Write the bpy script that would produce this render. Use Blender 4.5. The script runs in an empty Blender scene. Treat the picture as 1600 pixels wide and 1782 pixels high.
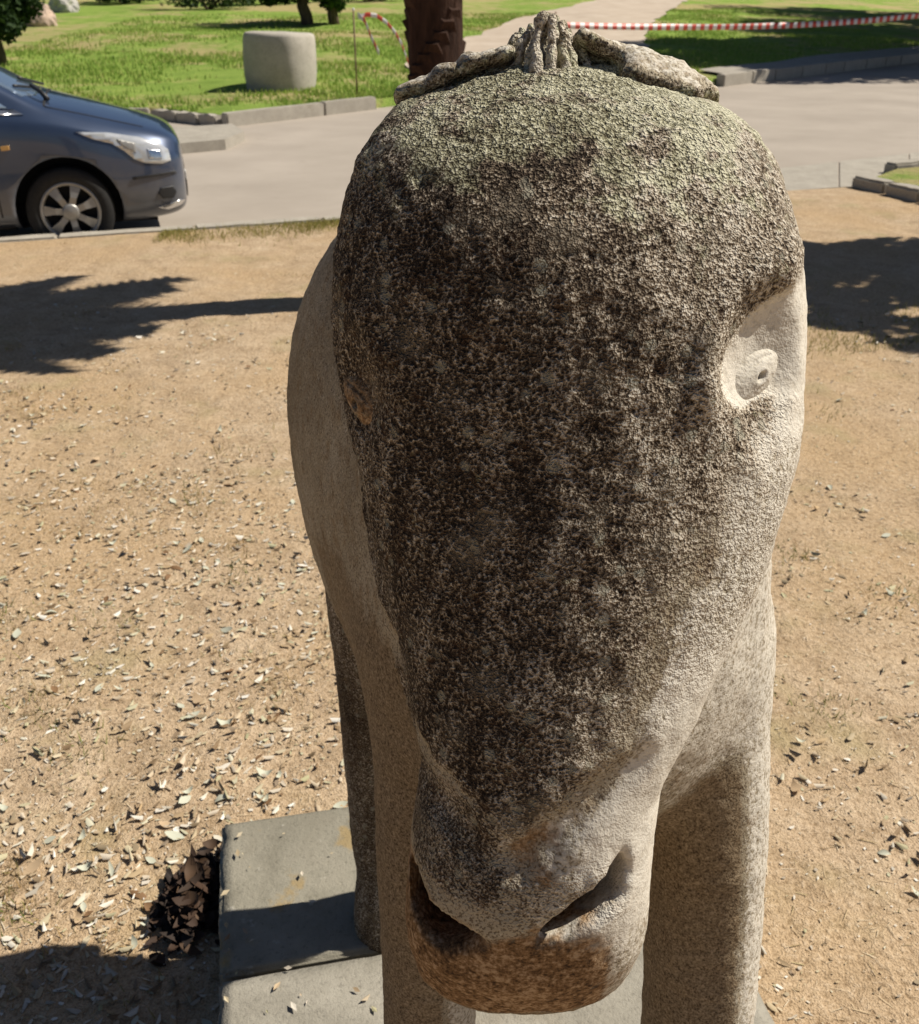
import bpy, bmesh, math, random
import numpy as np
from mathutils import Vector, Matrix, noise
from mathutils.bvhtree import BVHTree
random.seed(7); rng = np.random.default_rng(7)
R = math.radians
scene = bpy.context.scene
C = scene.collection

# ------------------------------------------------------------------ camera
F_PX, CX, CY = 1711.0, 800.0, 891.0
PITCH, CAM_H = R(28.0), 1.6
cam = bpy.data.cameras.new("camera"); cam_o = bpy.data.objects.new("camera", cam); C.objects.link(cam_o)
cam_o.location = (0, 0, CAM_H); cam_o.rotation_euler = (R(90) - PITCH, 0, 0)
cam.sensor_fit = 'VERTICAL'; cam.sensor_height = 24.0
cam.lens = 24.0 * F_PX / 1782.0
cam.clip_start = 0.02; cam.clip_end = 900
cam.dof.use_dof = True; cam.dof.focus_distance = 0.80; cam.dof.aperture_fstop = 11.0
scene.camera = cam_o
# ------------------------------------------------------------------ sky, sun, exposure
SUN_EL, SUN_AZ = R(50), R(16)          # azimuth measured from +X towards +Y
sun_dir = Vector((math.cos(SUN_EL)*math.cos(SUN_AZ), math.cos(SUN_EL)*math.sin(SUN_AZ), math.sin(SUN_EL)))
world = bpy.data.worlds.new("World"); scene.world = world; world.use_nodes = True
wn = world.node_tree
sky = wn.nodes.new('ShaderNodeTexSky'); sky.sky_type = 'NISHITA'; sky.sun_disc = False
sky.sun_elevation = SUN_EL; sky.sun_rotation = R(90) - SUN_AZ; sky.air_density = 0.6; sky.dust_density = 0.5
wn.links.new(sky.outputs[0], wn.nodes['Background'].inputs[0]); wn.nodes['Background'].inputs[1].default_value = 0.05
sun = bpy.data.lights.new("sun", 'SUN'); sun.energy = 5.0; sun.angle = R(0.5); sun.color = (1.0, 0.93, 0.82)
sun_o = bpy.data.objects.new("sun", sun); C.objects.link(sun_o)
sun_o.rotation_euler = sun_dir.to_track_quat('Z', 'Y').to_euler(); sun_o.location = (10, 4, 14)
scene.view_settings.view_transform = 'Standard'; scene.view_settings.look = 'None'
scene.view_settings.exposure = 0.25; scene.view_settings.gamma = 1.0
scene.cycles.max_bounces = 5; scene.cycles.diffuse_bounces = 3; scene.cycles.glossy_bounces = 3; scene.cycles.caustics_reflective = False; scene.cycles.caustics_refractive = False

# ------------------------------------------------------------------ helpers
def ray(u, v):
    a = (CY - v)/F_PX; b = (u - CX)/F_PX
    return Vector((b, math.cos(PITCH) + a*math.sin(PITCH), -math.sin(PITCH) + a*math.cos(PITCH)))
def at_z(u, v, z):
    d = ray(u, v); t = (z - CAM_H)/d.z
    return Vector((d.x*t, d.y*t, z))
def at_y(u, v, y):
    d = ray(u, v); t = y/d.y
    return Vector((d.x*t, y, CAM_H + d.z*t))
def at_t(u, v, t):
    d = ray(u, v); return Vector((d.x*t, d.y*t, CAM_H + d.z*t))

def tag(o, label=None, cat=None, group=None, kind=None):
    if label: o['label'] = label
    if cat: o['category'] = cat
    if group: o['group'] = group
    if kind: o['kind'] = kind
    return o
def empty(name, loc=(0, 0, 0), rz=0, parent=None):
    o = bpy.data.objects.new(name, None); C.objects.link(o); o.location = loc; o.rotation_euler = (0, 0, rz)
    o.empty_display_size = 0.2
    if parent: o.parent = parent
    return o
def mesh_obj(name, verts, faces, mat, parent=None, smooth=True, loc=None, rz=0):
    me = bpy.data.meshes.new(name)
    if isinstance(verts, np.ndarray): verts = verts.tolist()
    if isinstance(faces, np.ndarray): faces = faces.tolist()
    me.from_pydata(verts, [], faces)
    me.validate(); me.update()
    if smooth: me.polygons.foreach_set('use_smooth', [True]*len(me.polygons))
    mats = mat if isinstance(mat, (list, tuple)) else [mat]
    for m in mats: me.materials.append(m)
    o = bpy.data.objects.new(name, me); C.objects.link(o)
    if loc is not None: o.location = loc; o.rotation_euler = (0, 0, rz)
    if parent: o.parent = parent
    return o
def bm_obj(name, bm, mat, parent=None, smooth=True, loc=None, rz=0):
    me = bpy.data.meshes.new(name); bm.to_mesh(me); bm.free()
    if smooth: me.polygons.foreach_set('use_smooth', [True]*len(me.polygons))
    mats = mat if isinstance(mat, (list, tuple)) else [mat]
    for m in mats: me.materials.append(m)
    o = bpy.data.objects.new(name, me); C.objects.link(o)
    if loc is not None: o.location = loc; o.rotation_euler = (0, 0, rz)
    if parent: o.parent = parent
    return o
def tube_data(pts, rads, n=10, caps=True):
    vs, fs = [], []
    up0 = Vector((0.31, 0.17, 0.93))
    for i, p in enumerate(pts):
        p = Vector(p)
        d = (Vector(pts[min(i+1, len(pts)-1)]) - Vector(pts[max(i-1, 0)])).normalized()
        s = d.cross(up0 if abs(d.dot(up0)) < .95 else Vector((1, 0, 0))).normalized(); w = s.cross(d)
        for k in range(n):
            a = 2*math.pi*k/n
            vs.append(tuple(p + (s*math.cos(a) + w*math.sin(a))*rads[i]))
    for i in range(len(pts)-1):
        for k in range(n):
            a, b = i*n+k, i*n+(k+1) % n
            fs.append((a, b, b+n, a+n))
    if caps:
        fs.append(tuple(range(n))[::-1]); fs.append(tuple((len(pts)-1)*n+k for k in range(n)))
    return vs, fs
def join_data(parts):
    vs, fs = [], []
    for v, f in parts:
        o = len(vs); vs += list(v); fs += [tuple(i+o for i in q) for q in f]
    return vs, fs
def box_data(x0, x1, y0, y1, z0, z1):
    v = [(x, y, z) for z in (z0, z1) for y in (y0, y1) for x in (x0, x1)]
    f = [(0, 2, 3, 1), (4, 5, 7, 6), (0, 1, 5, 4), (2, 6, 7, 3), (0, 4, 6, 2), (1, 3, 7, 5)]
    return v, f

# ------------------------------------------------------------------ material helpers
class NT:
    def __init__(s, name):
        s.m = bpy.data.materials.new(name); s.m.use_nodes = True; s.t = s.m.node_tree
        s.b = s.t.nodes['Principled BSDF']; s.tc = None
    def n(s, typ, **kw):
        nd = s.t.nodes.new(typ)
        for k, v in kw.items(): setattr(nd, k, v)
        return nd
    def link(s, a, b): s.t.links.new(a, b)
    def coord(s, which='Object'):
        if s.tc is None: s.tc = s.n('ShaderNodeTexCoord')
        return s.tc.outputs[which]
    def noise(s, scale, detail=4, rough=.55, vec=None, dist=0.0):
        nd = s.n('ShaderNodeTexNoise'); nd.inputs['Scale'].default_value = scale
        nd.inputs['Detail'].default_value = detail; nd.inputs['Roughness'].default_value = rough
        nd.inputs['Distortion'].default_value = dist
        s.link(vec if vec is not None else s.coord(), nd.inputs['Vector']); return nd.outputs['Fac']
    def voro(s, scale, feat='F1', vec=None):
        nd = s.n('ShaderNodeTexVoronoi', feature=feat); nd.inputs['Scale'].default_value = scale
        s.link(vec if vec is not None else s.coord(), nd.inputs['Vector']); return nd
    def attr(s, name):
        nd = s.n('ShaderNodeAttribute', attribute_name=name); return nd.outputs['Fac']
    def ramp(s, fac, stops, interp='LINEAR'):
        nd = s.n('ShaderNodeValToRGB'); nd.color_ramp.interpolation = interp
        e = nd.color_ramp.elements
        while len(e) < len(stops): e.new(0.5)
        for i, (p, c) in enumerate(stops):
            e[i].position = p; e[i].color = (c, c, c, 1) if not hasattr(c, '__len__') else (*c[:3], 1)
        s.link(fac, nd.inputs['Fac']); return nd.outputs['Color']
    def mix(s, fac, a, b, mode='MIX'):
        nd = s.n('ShaderNodeMix', data_type='RGBA', blend_type=mode)
        for sock, v in ((nd.inputs[0], fac), (nd.inputs[6], a), (nd.inputs[7], b)):
            if hasattr(v, 'node'): s.link(v, sock)
            elif hasattr(v, '__len__'): sock.default_value = (*v[:3], 1)
            else: sock.default_value = v
        return nd.outputs[2]
    def math(s, op, a, b=0.0, clamp=False):
        nd = s.n('ShaderNodeMath', operation=op, use_clamp=clamp)
        for sock, v in ((nd.inputs[0], a), (nd.inputs[1], b)):
            if hasattr(v, 'node'): s.link(v, sock)
            else: sock.default_value = v
        return nd.outputs[0]
    def step(s, x, lo, hi):
        nd = s.n('ShaderNodeMapRange', interpolation_type='SMOOTHSTEP')
        s.link(x, nd.inputs[0]); nd.inputs[1].default_value = lo; nd.inputs[2].default_value = hi
        return nd.outputs[0]
    def bump(s, h, strength, dist, prev=None):
        nd = s.n('ShaderNodeBump'); nd.inputs['Strength'].default_value = strength; nd.inputs['Distance'].default_value = dist
        s.link(h, nd.inputs['Height'])
        if prev is not None: s.link(prev, nd.inputs['Normal'])
        return nd.outputs['Normal']
    def out(s, color=None, rough=.8, normal=None, metal=0, spec=None, coat=None):
        b = s.b
        if color is not None:
            if hasattr(color, 'node'): s.link(color, b.inputs['Base Color'])
            else: b.inputs['Base Color'].default_value = (*color[:3], 1)
        if hasattr(rough, 'node'): s.link(rough, b.inputs['Roughness'])
        else: b.inputs['Roughness'].default_value = rough
        if normal is not None: s.link(normal, b.inputs['Normal'])
        b.inputs['Metallic'].default_value = metal
        if spec is not None: b.inputs['Specular IOR Level'].default_value = spec
        if coat: b.inputs['Coat Weight'].default_value = coat; b.inputs['Coat Roughness'].default_value = .06
        return s.m
def plain(name, col, rough=.7, metal=0, var=.25, scale=30, bump=0, coat=None, spec=None):
    k = NT(name); f = k.noise(scale, 3)
    lo = [c*(1-var) for c in col]; hi = [min(1, c*(1+var)) for c in col]
    c = k.ramp(f, [(.3, lo), (.7, hi)])
    nrm = k.bump(f, bump, .01) if bump else None
    return k.out(c, rough, nrm, metal, spec, coat)

# dirt ------------------------------------------------------------------
k = NT('dirt')
big = k.noise(.9, 3, .6); mid = k.noise(6, 3, .65); fine = k.noise(70, 2, .7); vfine = k.noise(260, 1, .7)
c = k.ramp(mid, [(.25, (.35, .255, .16)), (.5, (.50, .375, .245)), (.75, (.60, .475, .33))])
c = k.mix(k.step(big, .4, .68), c, (.49, .35, .205))
c = k.mix(k.math('MULTIPLY', k.step(fine, .5, .75), .6), c, (.64, .51, .36))
c = k.mix(k.math('MULTIPLY', k.step(fine, .48, .28), .6), c, (.17, .105, .05))
c = k.mix(k.math('MULTIPLY', k.step(vfine, .52, .36), .45), c, (.2, .125, .065))
g = k.noise(1.7, 3, .7)
c = k.mix(k.math('MULTIPLY', k.step(g, .55, .72), .45), c, (.30, .26, .12))
c = k.mix(k.math('MULTIPLY', k.step(k.noise(14, 3, .7), .55, .7), .4), c, (.26, .18, .10))
nm = k.bump(k.math('ADD', k.math('MULTIPLY', fine, .7), k.math('MULTIPLY', vfine, .4)), .8, .012)
nm = k.bump(mid, .5, .03, nm)
M_DIRT = k.out(c, .95, nm, spec=.15)
# asphalt / concrete road
k = NT('road_surface')
a = k.noise(.7, 4, .6); b_ = k.noise(90, 3, .7); s_ = k.noise(4.0, 5, .6)
c = k.ramp(a, [(.3, (.345, .30, .25)), (.7, (.44, .385, .325))])
c = k.mix(k.math('MULTIPLY', k.step(s_, .5, .8), .35), c, (.36, .31, .26))
c = k.mix(k.math('MULTIPLY', k.step(k.noise(1.7, 5, .75), .60, .72), .5), c, (.30, .26, .215))
c = k.mix(k.math('MULTIPLY', b_, .25), c, (.3, .27, .23))
M_ROAD = k.out(c, .9, k.bump(b_, .35, .006), spec=.2)
# lawn
k = NT('lawn_grass')
a = k.noise(.22, 5, .6); b_ = k.noise(1.6, 5, .7); f_ = k.noise(24, 4, .75)
c = k.ramp(b_, [(.3, (.20, .31, .055)), (.55, (.30, .42, .085)), (.75, (.40, .47, .12))])
dry = k.step(k.math('ADD', k.math('MULTIPLY', a, .7), k.math('MULTIPLY', b_, .3)), .47, .57)
c = k.mix(k.math('MULTIPLY', dry, .85), c, (.52, .41, .21))
c = k.mix(k.math('MULTIPLY', k.step(f_, .52, .3), .5), c, (.07, .13, .02))
M_LAWN = k.out(c, .95, k.bump(f_, 1.0, .06), spec=.1)
# sandy path
k = NT('path_sand')
a = k.noise(1.2, 5, .65); b_ = k.noise(40, 3, .7)
c = k.ramp(a, [(.3, (.44, .36, .28)), (.7, (.58, .50, .41))])
M_PATH = k.out(k.mix(k.math('MULTIPLY', b_, .3), c, (.36, .28, .2)), .92, k.bump(b_, .4, .01), spec=.15)
# kerb / concrete
def concrete(name, lo, hi, stain, scale=1.0):
    k = NT(name); oi = k.n('ShaderNodeObjectInfo')
    a = k.noise(5*scale, 5, .65); b_ = k.noise(60*scale, 4, .7); d_ = k.noise(170*scale, 2, .6)
    c = k.ramp(a, [(.3, lo), (.7, hi)])
    c = k.mix(k.math('MULTIPLY', k.step(k.noise(2.3*scale, 4, .7), .55, .75), .55), c, stain)
    c = k.mix(k.math('MULTIPLY', k.step(b_, .5, .3), .45), c, [x*.45 for x in lo])
    c = k.mix(k.math('MULTIPLY', oi.outputs['Random'], .25), c, [x*.7 for x in lo])
    return k.out(c, .88, k.bump(k.math('ADD', b_, k.math('MULTIPLY', d_, .5)), .45, .006), spec=.2)
M_KERB = concrete('kerb_concrete', (.34, .31, .26), (.48, .44, .37), (.22, .19, .14))
M_BLOCK = concrete('weathered_concrete', (.40, .37, .31), (.55, .51, .44), (.30, .27, .21), .6)
k = NT('plinth_concrete')
a = k.noise(7, 5, .65); b_ = k.noise(120, 4, .7); st = k.noise(9, 4, .6)
c = k.ramp(a, [(.3, (.19, .175, .135)), (.5, (.28, .26, .205)), (.7, (.36, .33, .265))])
c = k.mix(k.math('MULTIPLY', k.step(st, .57, .66), .7), c, (.34, .24, .10))
c = k.mix(k.math('MULTIPLY', k.step(k.noise(3.5, 4, .7), .52, .66), .5), c, (.17, .155, .115))
c = k.mix(k.math('MULTIPLY', k.step(b_, .45, .3), .5), c, (.13, .12, .09))
c = k.mix(k.math('MULTIPLY', k.step(k.noise(30, 3, .6), .64, .72), .5), c, (.5, .47, .4))
M_PLINTH = k.out(c, .9, k.bump(k.math('ADD', b_, k.math('MULTIPLY', a, .6)), .5, .006), spec=.2)
M_PLINTH2 = concrete('plinth_concrete_pale', (.26, .24, .195), (.42, .39, .325), (.21, .18, .13), 2.0)

# statue stone: attributes crust / green / clean / rust are set on the mesh vertices
k = NT('weathered_granite')
gr = k.noise(420, 1, .75); gr2 = k.noise(205, 2, .75); md = k.noise(45, 3, .7); lg = k.noise(7, 2, .6)
mp_ = k.n('ShaderNodeMapping'); mp_.inputs['Scale'].default_value = (42, 42, 5); k.link(k.coord(), mp_.inputs[0]); stk = k.noise(1.0, 2, .6, mp_.outputs[0])
base = k.ramp(lg, [(.3, (.27, .225, .155)), (.55, (.37, .32, .235)), (.75, (.44, .39, .30))])
base = k.mix(k.math('MULTIPLY', k.step(md, .50, .68), .4), base, (.29, .195, .105))
base = k.mix(k.math('MULTIPLY', k.step(gr, .50, .38), .8), base, (.11, .08, .05))
base = k.mix(k.math('MULTIPLY', k.step(gr2, .56, .7), .5), base, (.62, .57, .47))
clean_lit = k.ramp(md, [(.3, (.60, .56, .48)), (.7, (.70, .655, .565))])
clean_lit = k.mix(k.math('MULTIPLY', k.step(gr2, .50, .36), .4), clean_lit, (.36, .32, .25))
clean_lit = k.mix(k.math('MULTIPLY', k.step(md, .5, .66), .3), clean_lit, (.47, .41, .32))
at_c = k.attr('clean_lit'); at_k = k.attr('crust_shade'); at_g = k.attr('green'); at_r = k.attr('rust'); at_b = k.attr('brown')
col = k.mix(k.step(k.math('ADD', at_c, k.math('MULTIPLY', k.math('SUBTRACT', gr2, .5), .9)), .35, .65), base, clean_lit)
rust = k.ramp(k.math('ADD', k.math('MULTIPLY', md, .4), k.math('MULTIPLY', gr2, .6)), [(.38, (.06, .034, .018)), (.5, (.22, .128, .06)), (.62, (.44, .31, .19))])
col = k.mix(k.step(k.math('ADD', at_r, k.math('MULTIPLY', k.math('SUBTRACT', md, .5), .9)), .3, .7), col, rust)
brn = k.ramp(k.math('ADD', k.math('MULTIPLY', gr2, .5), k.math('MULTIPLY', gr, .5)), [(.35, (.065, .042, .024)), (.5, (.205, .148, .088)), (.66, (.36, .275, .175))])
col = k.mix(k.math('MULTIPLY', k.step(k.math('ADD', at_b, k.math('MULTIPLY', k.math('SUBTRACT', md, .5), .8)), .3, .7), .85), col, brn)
sp = k.math('ADD', k.math('MULTIPLY', gr, .55), k.math('MULTIPLY', gr2, .45))
sp = k.math('ADD', sp, k.math('ADD', k.math('MULTIPLY', k.math('SUBTRACT', lg, .5), .22), k.math('MULTIPLY', k.math('SUBTRACT', stk, .5), .26))); sp = k.math('ADD', sp, k.math('MULTIPLY', k.attr('pale'), .075))
crust_shade = k.ramp(sp, [(.36, (.020, .014, .010)), (.46, (.062, .044, .030)), (.525, (.165, .128, .088)), (.59, (.37, .31, .235)), (.67, (.60, .545, .45))])
crust_shade = k.mix(k.math('MULTIPLY', k.step(md, .54, .68), .5), crust_shade, (.075, .036, .018))
vo = k.voro(75); vc = k.n('ShaderNodeSeparateColor'); k.link(vo.outputs['Color'], vc.inputs[0])
spot = k.math('MULTIPLY', k.step(k.math('ADD', vo.outputs['Distance'], k.math('MULTIPLY', k.math('SUBTRACT', gr2, .5), .5)), .42, .25), k.step(vc.outputs[0], .80, .90))
crust_shade = k.mix(k.math('MULTIPLY', spot, .6), crust_shade, (.36, .345, .27))
vo2 = k.voro(28); vc2 = k.n('ShaderNodeSeparateColor'); k.link(vo2.outputs['Color'], vc2.inputs[0])
spot2 = k.math('MULTIPLY', k.step(k.math('ADD', vo2.outputs['Distance'], k.math('MULTIPLY', k.math('SUBTRACT', gr2, .5), .9)), .5, .2), k.step(vc2.outputs[1], .72, .85))
crust_shade = k.mix(k.math('MULTIPLY', spot2, .45), crust_shade, (.20, .17, .125))
green = k.ramp(sp, [(.38, (.075, .062, .036)), (.50, (.29, .275, .175)), (.62, (.58, .56, .41))])
crust_shade = k.mix(k.math('MULTIPLY', k.step(k.math('ADD', at_g, k.math('MULTIPLY', k.math('SUBTRACT', md, .5), 2.6)), .3, .8), .9), crust_shade, green)
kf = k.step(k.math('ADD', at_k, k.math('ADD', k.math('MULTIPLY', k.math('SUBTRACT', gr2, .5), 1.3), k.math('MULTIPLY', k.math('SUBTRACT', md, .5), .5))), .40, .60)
col = k.mix(kf, col, crust_shade)
hgt = k.math('ADD', k.math('MULTIPLY', gr, .5), k.math('MULTIPLY', gr2, .8))
nm = k.bump(hgt, .35, .003)
hk = k.math('MULTIPLY', hgt, at_k)
nm = k.bump(hk, 1.0, .0065, nm)
M_STONE = k.out(col, .93, nm, spec=.15)

# ------------------------------------------------------------------ the large ground pieces
ROAD_Z = -0.17
def sstep(a, b, x):
    t = np.clip((x-a)/(b-a), 0, 1); return t*t*(3-2*t)
# near kerb line (dirt meets road)
KA, KB = at_z(0, 415, 0), at_z(1500, 318, 0)
kslope = (KB.y-KA.y)/(KB.x-KA.x)
def ykerb(x): return KA.y + (x-KA.x)*kslope
k_yaw = math.atan(kslope)
# base ground to the horizon
gv, gf = [], []
rings = [0, 20, 60, 150, 400, 800]
for i, r_ in enumerate(rings[1:]):
    for j in range(48): gv.append((r_*math.cos(j*math.pi/24), r_*math.sin(j*math.pi/24), -0.30))
gv.append((0, 0, -.30)); cidx = len(gv)-1
for j in range(48):
    gf.append((cidx, j, (j+1) % 48))
    for i in range(len(rings)-2): gf.append((i*48+j, (i+1)*48+j, (i+1)*48+(j+1) % 48, i*48+(j+1) % 48))
tag(mesh_obj('ground', gv, gf, M_DIRT), kind='structure')
# road sheet
rx = np.linspace(-60, 70, 60); ryv = np.linspace(2, 90, 40)
vs = [(x, y, ROAD_Z) for y in ryv for x in rx]
fs = [(j*60+i, j*60+i+1, (j+1)*60+i+1, (j+1)*60+i) for j in range(39) for i in range(59)]
tag(mesh_obj('road', vs, fs, M_ROAD), kind='structure')

def dirt_h(x, y):
    n1 = noise.noise((x*1.3, y*1.3, 3.1)); n2 = noise.noise((x*5, y*5, 7.7)); n3 = noise.noise((x*17, y*17, 1.2))
    e = min(1, max(0, (ykerb(x)-y)/.5))
    return (.018*n1 + .007*n2 + .004*n3)*e
xs = np.concatenate([np.linspace(-30, -4, 30)[:-1], np.linspace(-4, 4.2, 260), np.linspace(4.2, 34, 30)[1:]])
ts = np.concatenate([np.linspace(-6, .6, 12)[:-1], np.linspace(.6, 4.0, 190)[:-1], np.linspace(4.0, 8.0, 90)])
nx = len(xs); vs = []
for t in ts:
    for x in xs:
        ye = ykerb(x) - .15                                   # kerb stones take the last 15 cm
        y = t if t < 4 else 4 + (t-4)/4*(ye-4)
        if ye < 4.6: y = -6 + (t+6)/14*(ye+6)
        vs.append((x, y, dirt_h(x, y)))
fs = [(j*nx+i, j*nx+i+1, (j+1)*nx+i+1, (j+1)*nx+i) for j in range(len(ts)-1) for i in range(nx-1)]
tag(mesh_obj('dirt_ground', vs, fs, M_DIRT), kind='structure')

# far lawn, gently rising away from the road
FE = [(-70, 12.2), (-7.0, 16.0), (-4.7, 16.25), (-3.42, 15.25), (-1.43, 17.7), (.6, 20.0), (5.2, 21.9), (12.8, 30.0), (60, 80.0), (110, 133)]
fex = np.array([p[0] for p in FE]); fey = np.array([p[1] for p in FE])
def yfront(x): return float(np.interp(x, fex, fey))
def lawn_h(x, y):
    d = max(0.0, y - yfront(x))
    n1 = noise.noise((x*.25, y*.25, 5.0)); n2 = noise.noise((x*1.1, y*1.1, 9.0))
    return -.03 + .033*min(d, 70) + (.10*n1 + .03*n2)*min(1, d/3)
def on_lawn(u, v):
    d = ray(u, v); t = 8.0
    while t < 120:
        p = Vector((d.x*t, d.y*t, CAM_H+d.z*t))
        if p.z < lawn_h(p.x, p.y) and p.y > yfront(p.x): return p
        t += .05
    return p
xs = np.concatenate([np.linspace(-70, -12, 40)[:-1], np.linspace(-12, 22, 230), np.linspace(22, 100, 40)[1:]])
ds = np.concatenate([[0, 0], np.linspace(.12, 16, 70), np.linspace(16.5, 80, 70)])
nx = len(xs); vs = []
for j, d in enumerate(ds):
    for x in xs:
        y0 = yfront(x); y = y0 + d + (.12 if j else .1)
        vs.append((x, y, -.28 if j == 0 else lawn_h(x, y)))
fs = [(j*nx+i, j*nx+i+1, (j+1)*nx+i+1, (j+1)*nx+i) for j in range(len(ds)-1) for i in range(nx-1)]
tag(mesh_obj('lawn', vs, fs, M_LAWN), kind='structure')

# ================================================================== the stone statue
def table(xs_, ys_, n=500, sm=9):
    g = np.linspace(xs_[0], xs_[-1], n); y = np.interp(g, xs_, ys_)
    kern = np.ones(sm)/sm
    for _ in range(2):
        y = np.convolve(np.pad(y, sm//2, mode='edge'), kern, mode='valid')
    return lambda q: np.interp(q, g, y)

class SDF:
    def __init__(s, lo, hi, h):
        s.lo = np.array(lo, np.float32); s.h = h
        s.n = np.ceil((np.array(hi)-np.array(lo))/h).astype(int)+1
        s.D = np.full(s.n, .2, np.float32)
    def sl(s, lo, hi):
        a = np.clip(np.floor((np.array(lo)-s.lo)/s.h).astype(int), 0, s.n); b = np.clip(np.ceil((np.array(hi)-s.lo)/s.h).astype(int)+1, 0, s.n)
        sl = tuple(slice(i, j) for i, j in zip(a, b))
        g = [(s.lo[i] + s.h*np.arange(a[i], b[i])).astype(np.float32) for i in range(3)]
        return sl, g[0][:, None, None], g[1][None, :, None], g[2][None, None, :]
    def union(s, sl, d, k):
        a = s.D[sl]; hh = np.clip(.5 + .5*(d-a)/k, 0, 1)
        s.D[sl] = d*(1-hh) + a*hh - k*hh*(1-hh)
    def cut(s, sl, d, k):
        a = s.D[sl]; d = -d; hh = np.clip(.5 - .5*(d-a)/k, 0, 1)
        s.D[sl] = d*(1-hh) + a*hh + k*hh*(1-hh)
    def cone(s, p, q, r1, r2, k=.02, cut=False, sc=(1, 1, 1)):
        p = np.array(p, np.float32); q = np.array(q, np.float32); m = max(r1, r2)*max(1/min(sc), 1)+max(k, .02)*1.2+.01
        sl, X, Y, Z = s.sl(np.minimum(p, q)-m, np.maximum(p, q)+m)
        if min(i.stop-i.start for i in sl) < 1: return
        d = q-p; L = float((d*d).sum())+1e-9
        t = np.clip(((X-p[0])*d[0]+(Y-p[1])*d[1]+(Z-p[2])*d[2])/L, 0, 1)
        dd = np.sqrt(((X-p[0]-t*d[0])*sc[0])**2+((Y-p[1]-t*d[1])*sc[1])**2+((Z-p[2]-t*d[2])*sc[2])**2) - (r1+(r2-r1)*t)
        (s.cut if cut else s.union)(sl, dd, k)
    def chain(s, pts, k=.02, cut=False, sc=(1, 1, 1)):
        if cut:
            for a, b in zip(pts[:-1], pts[1:]): s.cone(a[:3], b[:3], a[3], b[3], k, cut, sc)
            return
        A_ = np.array([p[:3] for p in pts], np.float32); m = max(p[3] for p in pts)/min(sc)+k*1.2+.02
        sl, X, Y, Z = s.sl(A_.min(0)-m, A_.max(0)+m)
        if min(i.stop-i.start for i in sl) < 1: return
        best = None
        for a, b in zip(pts[:-1], pts[1:]):
            d = [b[i]-a[i] for i in range(3)]; L = sum(q*q for q in d)+1e-9
            t = np.clip(((X-a[0])*d[0]+(Y-a[1])*d[1]+(Z-a[2])*d[2])/L, 0, 1)
            dd = np.sqrt(((X-a[0]-t*d[0])*sc[0])**2+((Y-a[1]-t*d[1])*sc[1])**2+((Z-a[2]-t*d[2])*sc[2])**2)-(a[3]+(b[3]-a[3])*t)
            best = dd if best is None else np.minimum(best, dd)
        s.union(sl, best.astype(np.float32), k)
    def hit(s, u, v, t0=.35, t1=1.9):
        d = np.array(ray(u, v)); t = np.arange(t0, t1, .0008)
        P = np.array((0, 0, CAM_H)) + t[:, None]*d
        I = np.round((P-s.lo)/s.h).astype(int)
        ok = ((I >= 0) & (I < s.n)).all(1); I = np.clip(I, 0, s.n-1)
        val = np.where(ok, s.D[I[:, 0], I[:, 1], I[:, 2]], 1)
        w = np.nonzero(val < 0)[0]
        if not len(w): return None, None
        p = P[w[0]]; i = np.clip(I[w[0]], 3, s.n-4); D = s.D
        g = np.array([D[i[0]+3, i[1], i[2]]-D[i[0]-3, i[1], i[2]], D[i[0], i[1]+3, i[2]]-D[i[0], i[1]-3, i[2]], D[i[0], i[1], i[2]+3]-D[i[0], i[1], i[2]-3]])
        return p, g/np.linalg.norm(g)
    def mesh(s):
        D = s.D; S = D < 0
        n = [x-1 for x in D.shape]
        cnt = np.zeros(n, np.int8)
        for i in (0, 1):
            for j in (0, 1):
                for l in (0, 1): cnt += S[i:i+n[0], j:j+n[1], l:l+n[2]]
        act = np.argwhere((cnt > 0) & (cnt < 8))
        idx = np.full(n, -1, np.int32); idx[tuple(act.T)] = np.arange(len(act))
        acc = np.zeros((len(act), 3)); num = np.zeros(len(act))
        cor = [(i, j, l) for i in (0, 1) for j in (0, 1) for l in (0, 1)]
        V = {c_: D[act[:, 0]+c_[0], act[:, 1]+c_[1], act[:, 2]+c_[2]] for c_ in cor}
        for a in cor:
            for ax in range(3):
                if a[ax]: continue
                b = list(a); b[ax] = 1; b = tuple(b)
                va, vb = V[a], V[b]; m = (va < 0) != (vb < 0)
                t = np.where(m, va/np.where(m, va-vb, 1), 0)
                for c3 in range(3): acc[:, c3] += np.where(m, a[c3]+(t if c3 == ax else 0), 0)
                num += m
        P = s.lo + s.h*(act + acc/num[:, None])
        faces = []
        for ax in range(3):
            o = [(1, 2), (2, 0), (0, 1)][ax]
            sa = [slice(None)]*3; sb = [slice(None)]*3
            sa[ax] = slice(0, -1); sb[ax] = slice(1, None)
            A, B = S[tuple(sa)], S[tuple(sb)]
            e = np.argwhere(A != B)
            e = e[(e[:, o[0]] > 0) & (e[:, o[1]] > 0) & (e[:, o[0]] < n[o[0]]) & (e[:, o[1]] < n[o[1]])]
            def cell(d0, d1):
                q = e.copy(); q[:, o[0]] -= d0; q[:, o[1]] -= d1; return idx[tuple(q.T)]
            quad = np.stack([cell(0, 0), cell(1, 0), cell(1, 1), cell(0, 1)], 1)
            fl = A[tuple(e.T)]
            quad[~fl] = quad[~fl][:, ::-1]
            faces.append(quad)
        Fq = np.concatenate(faces); Fq = Fq[(Fq >= 0).all(1)]
        return P, Fq

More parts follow.
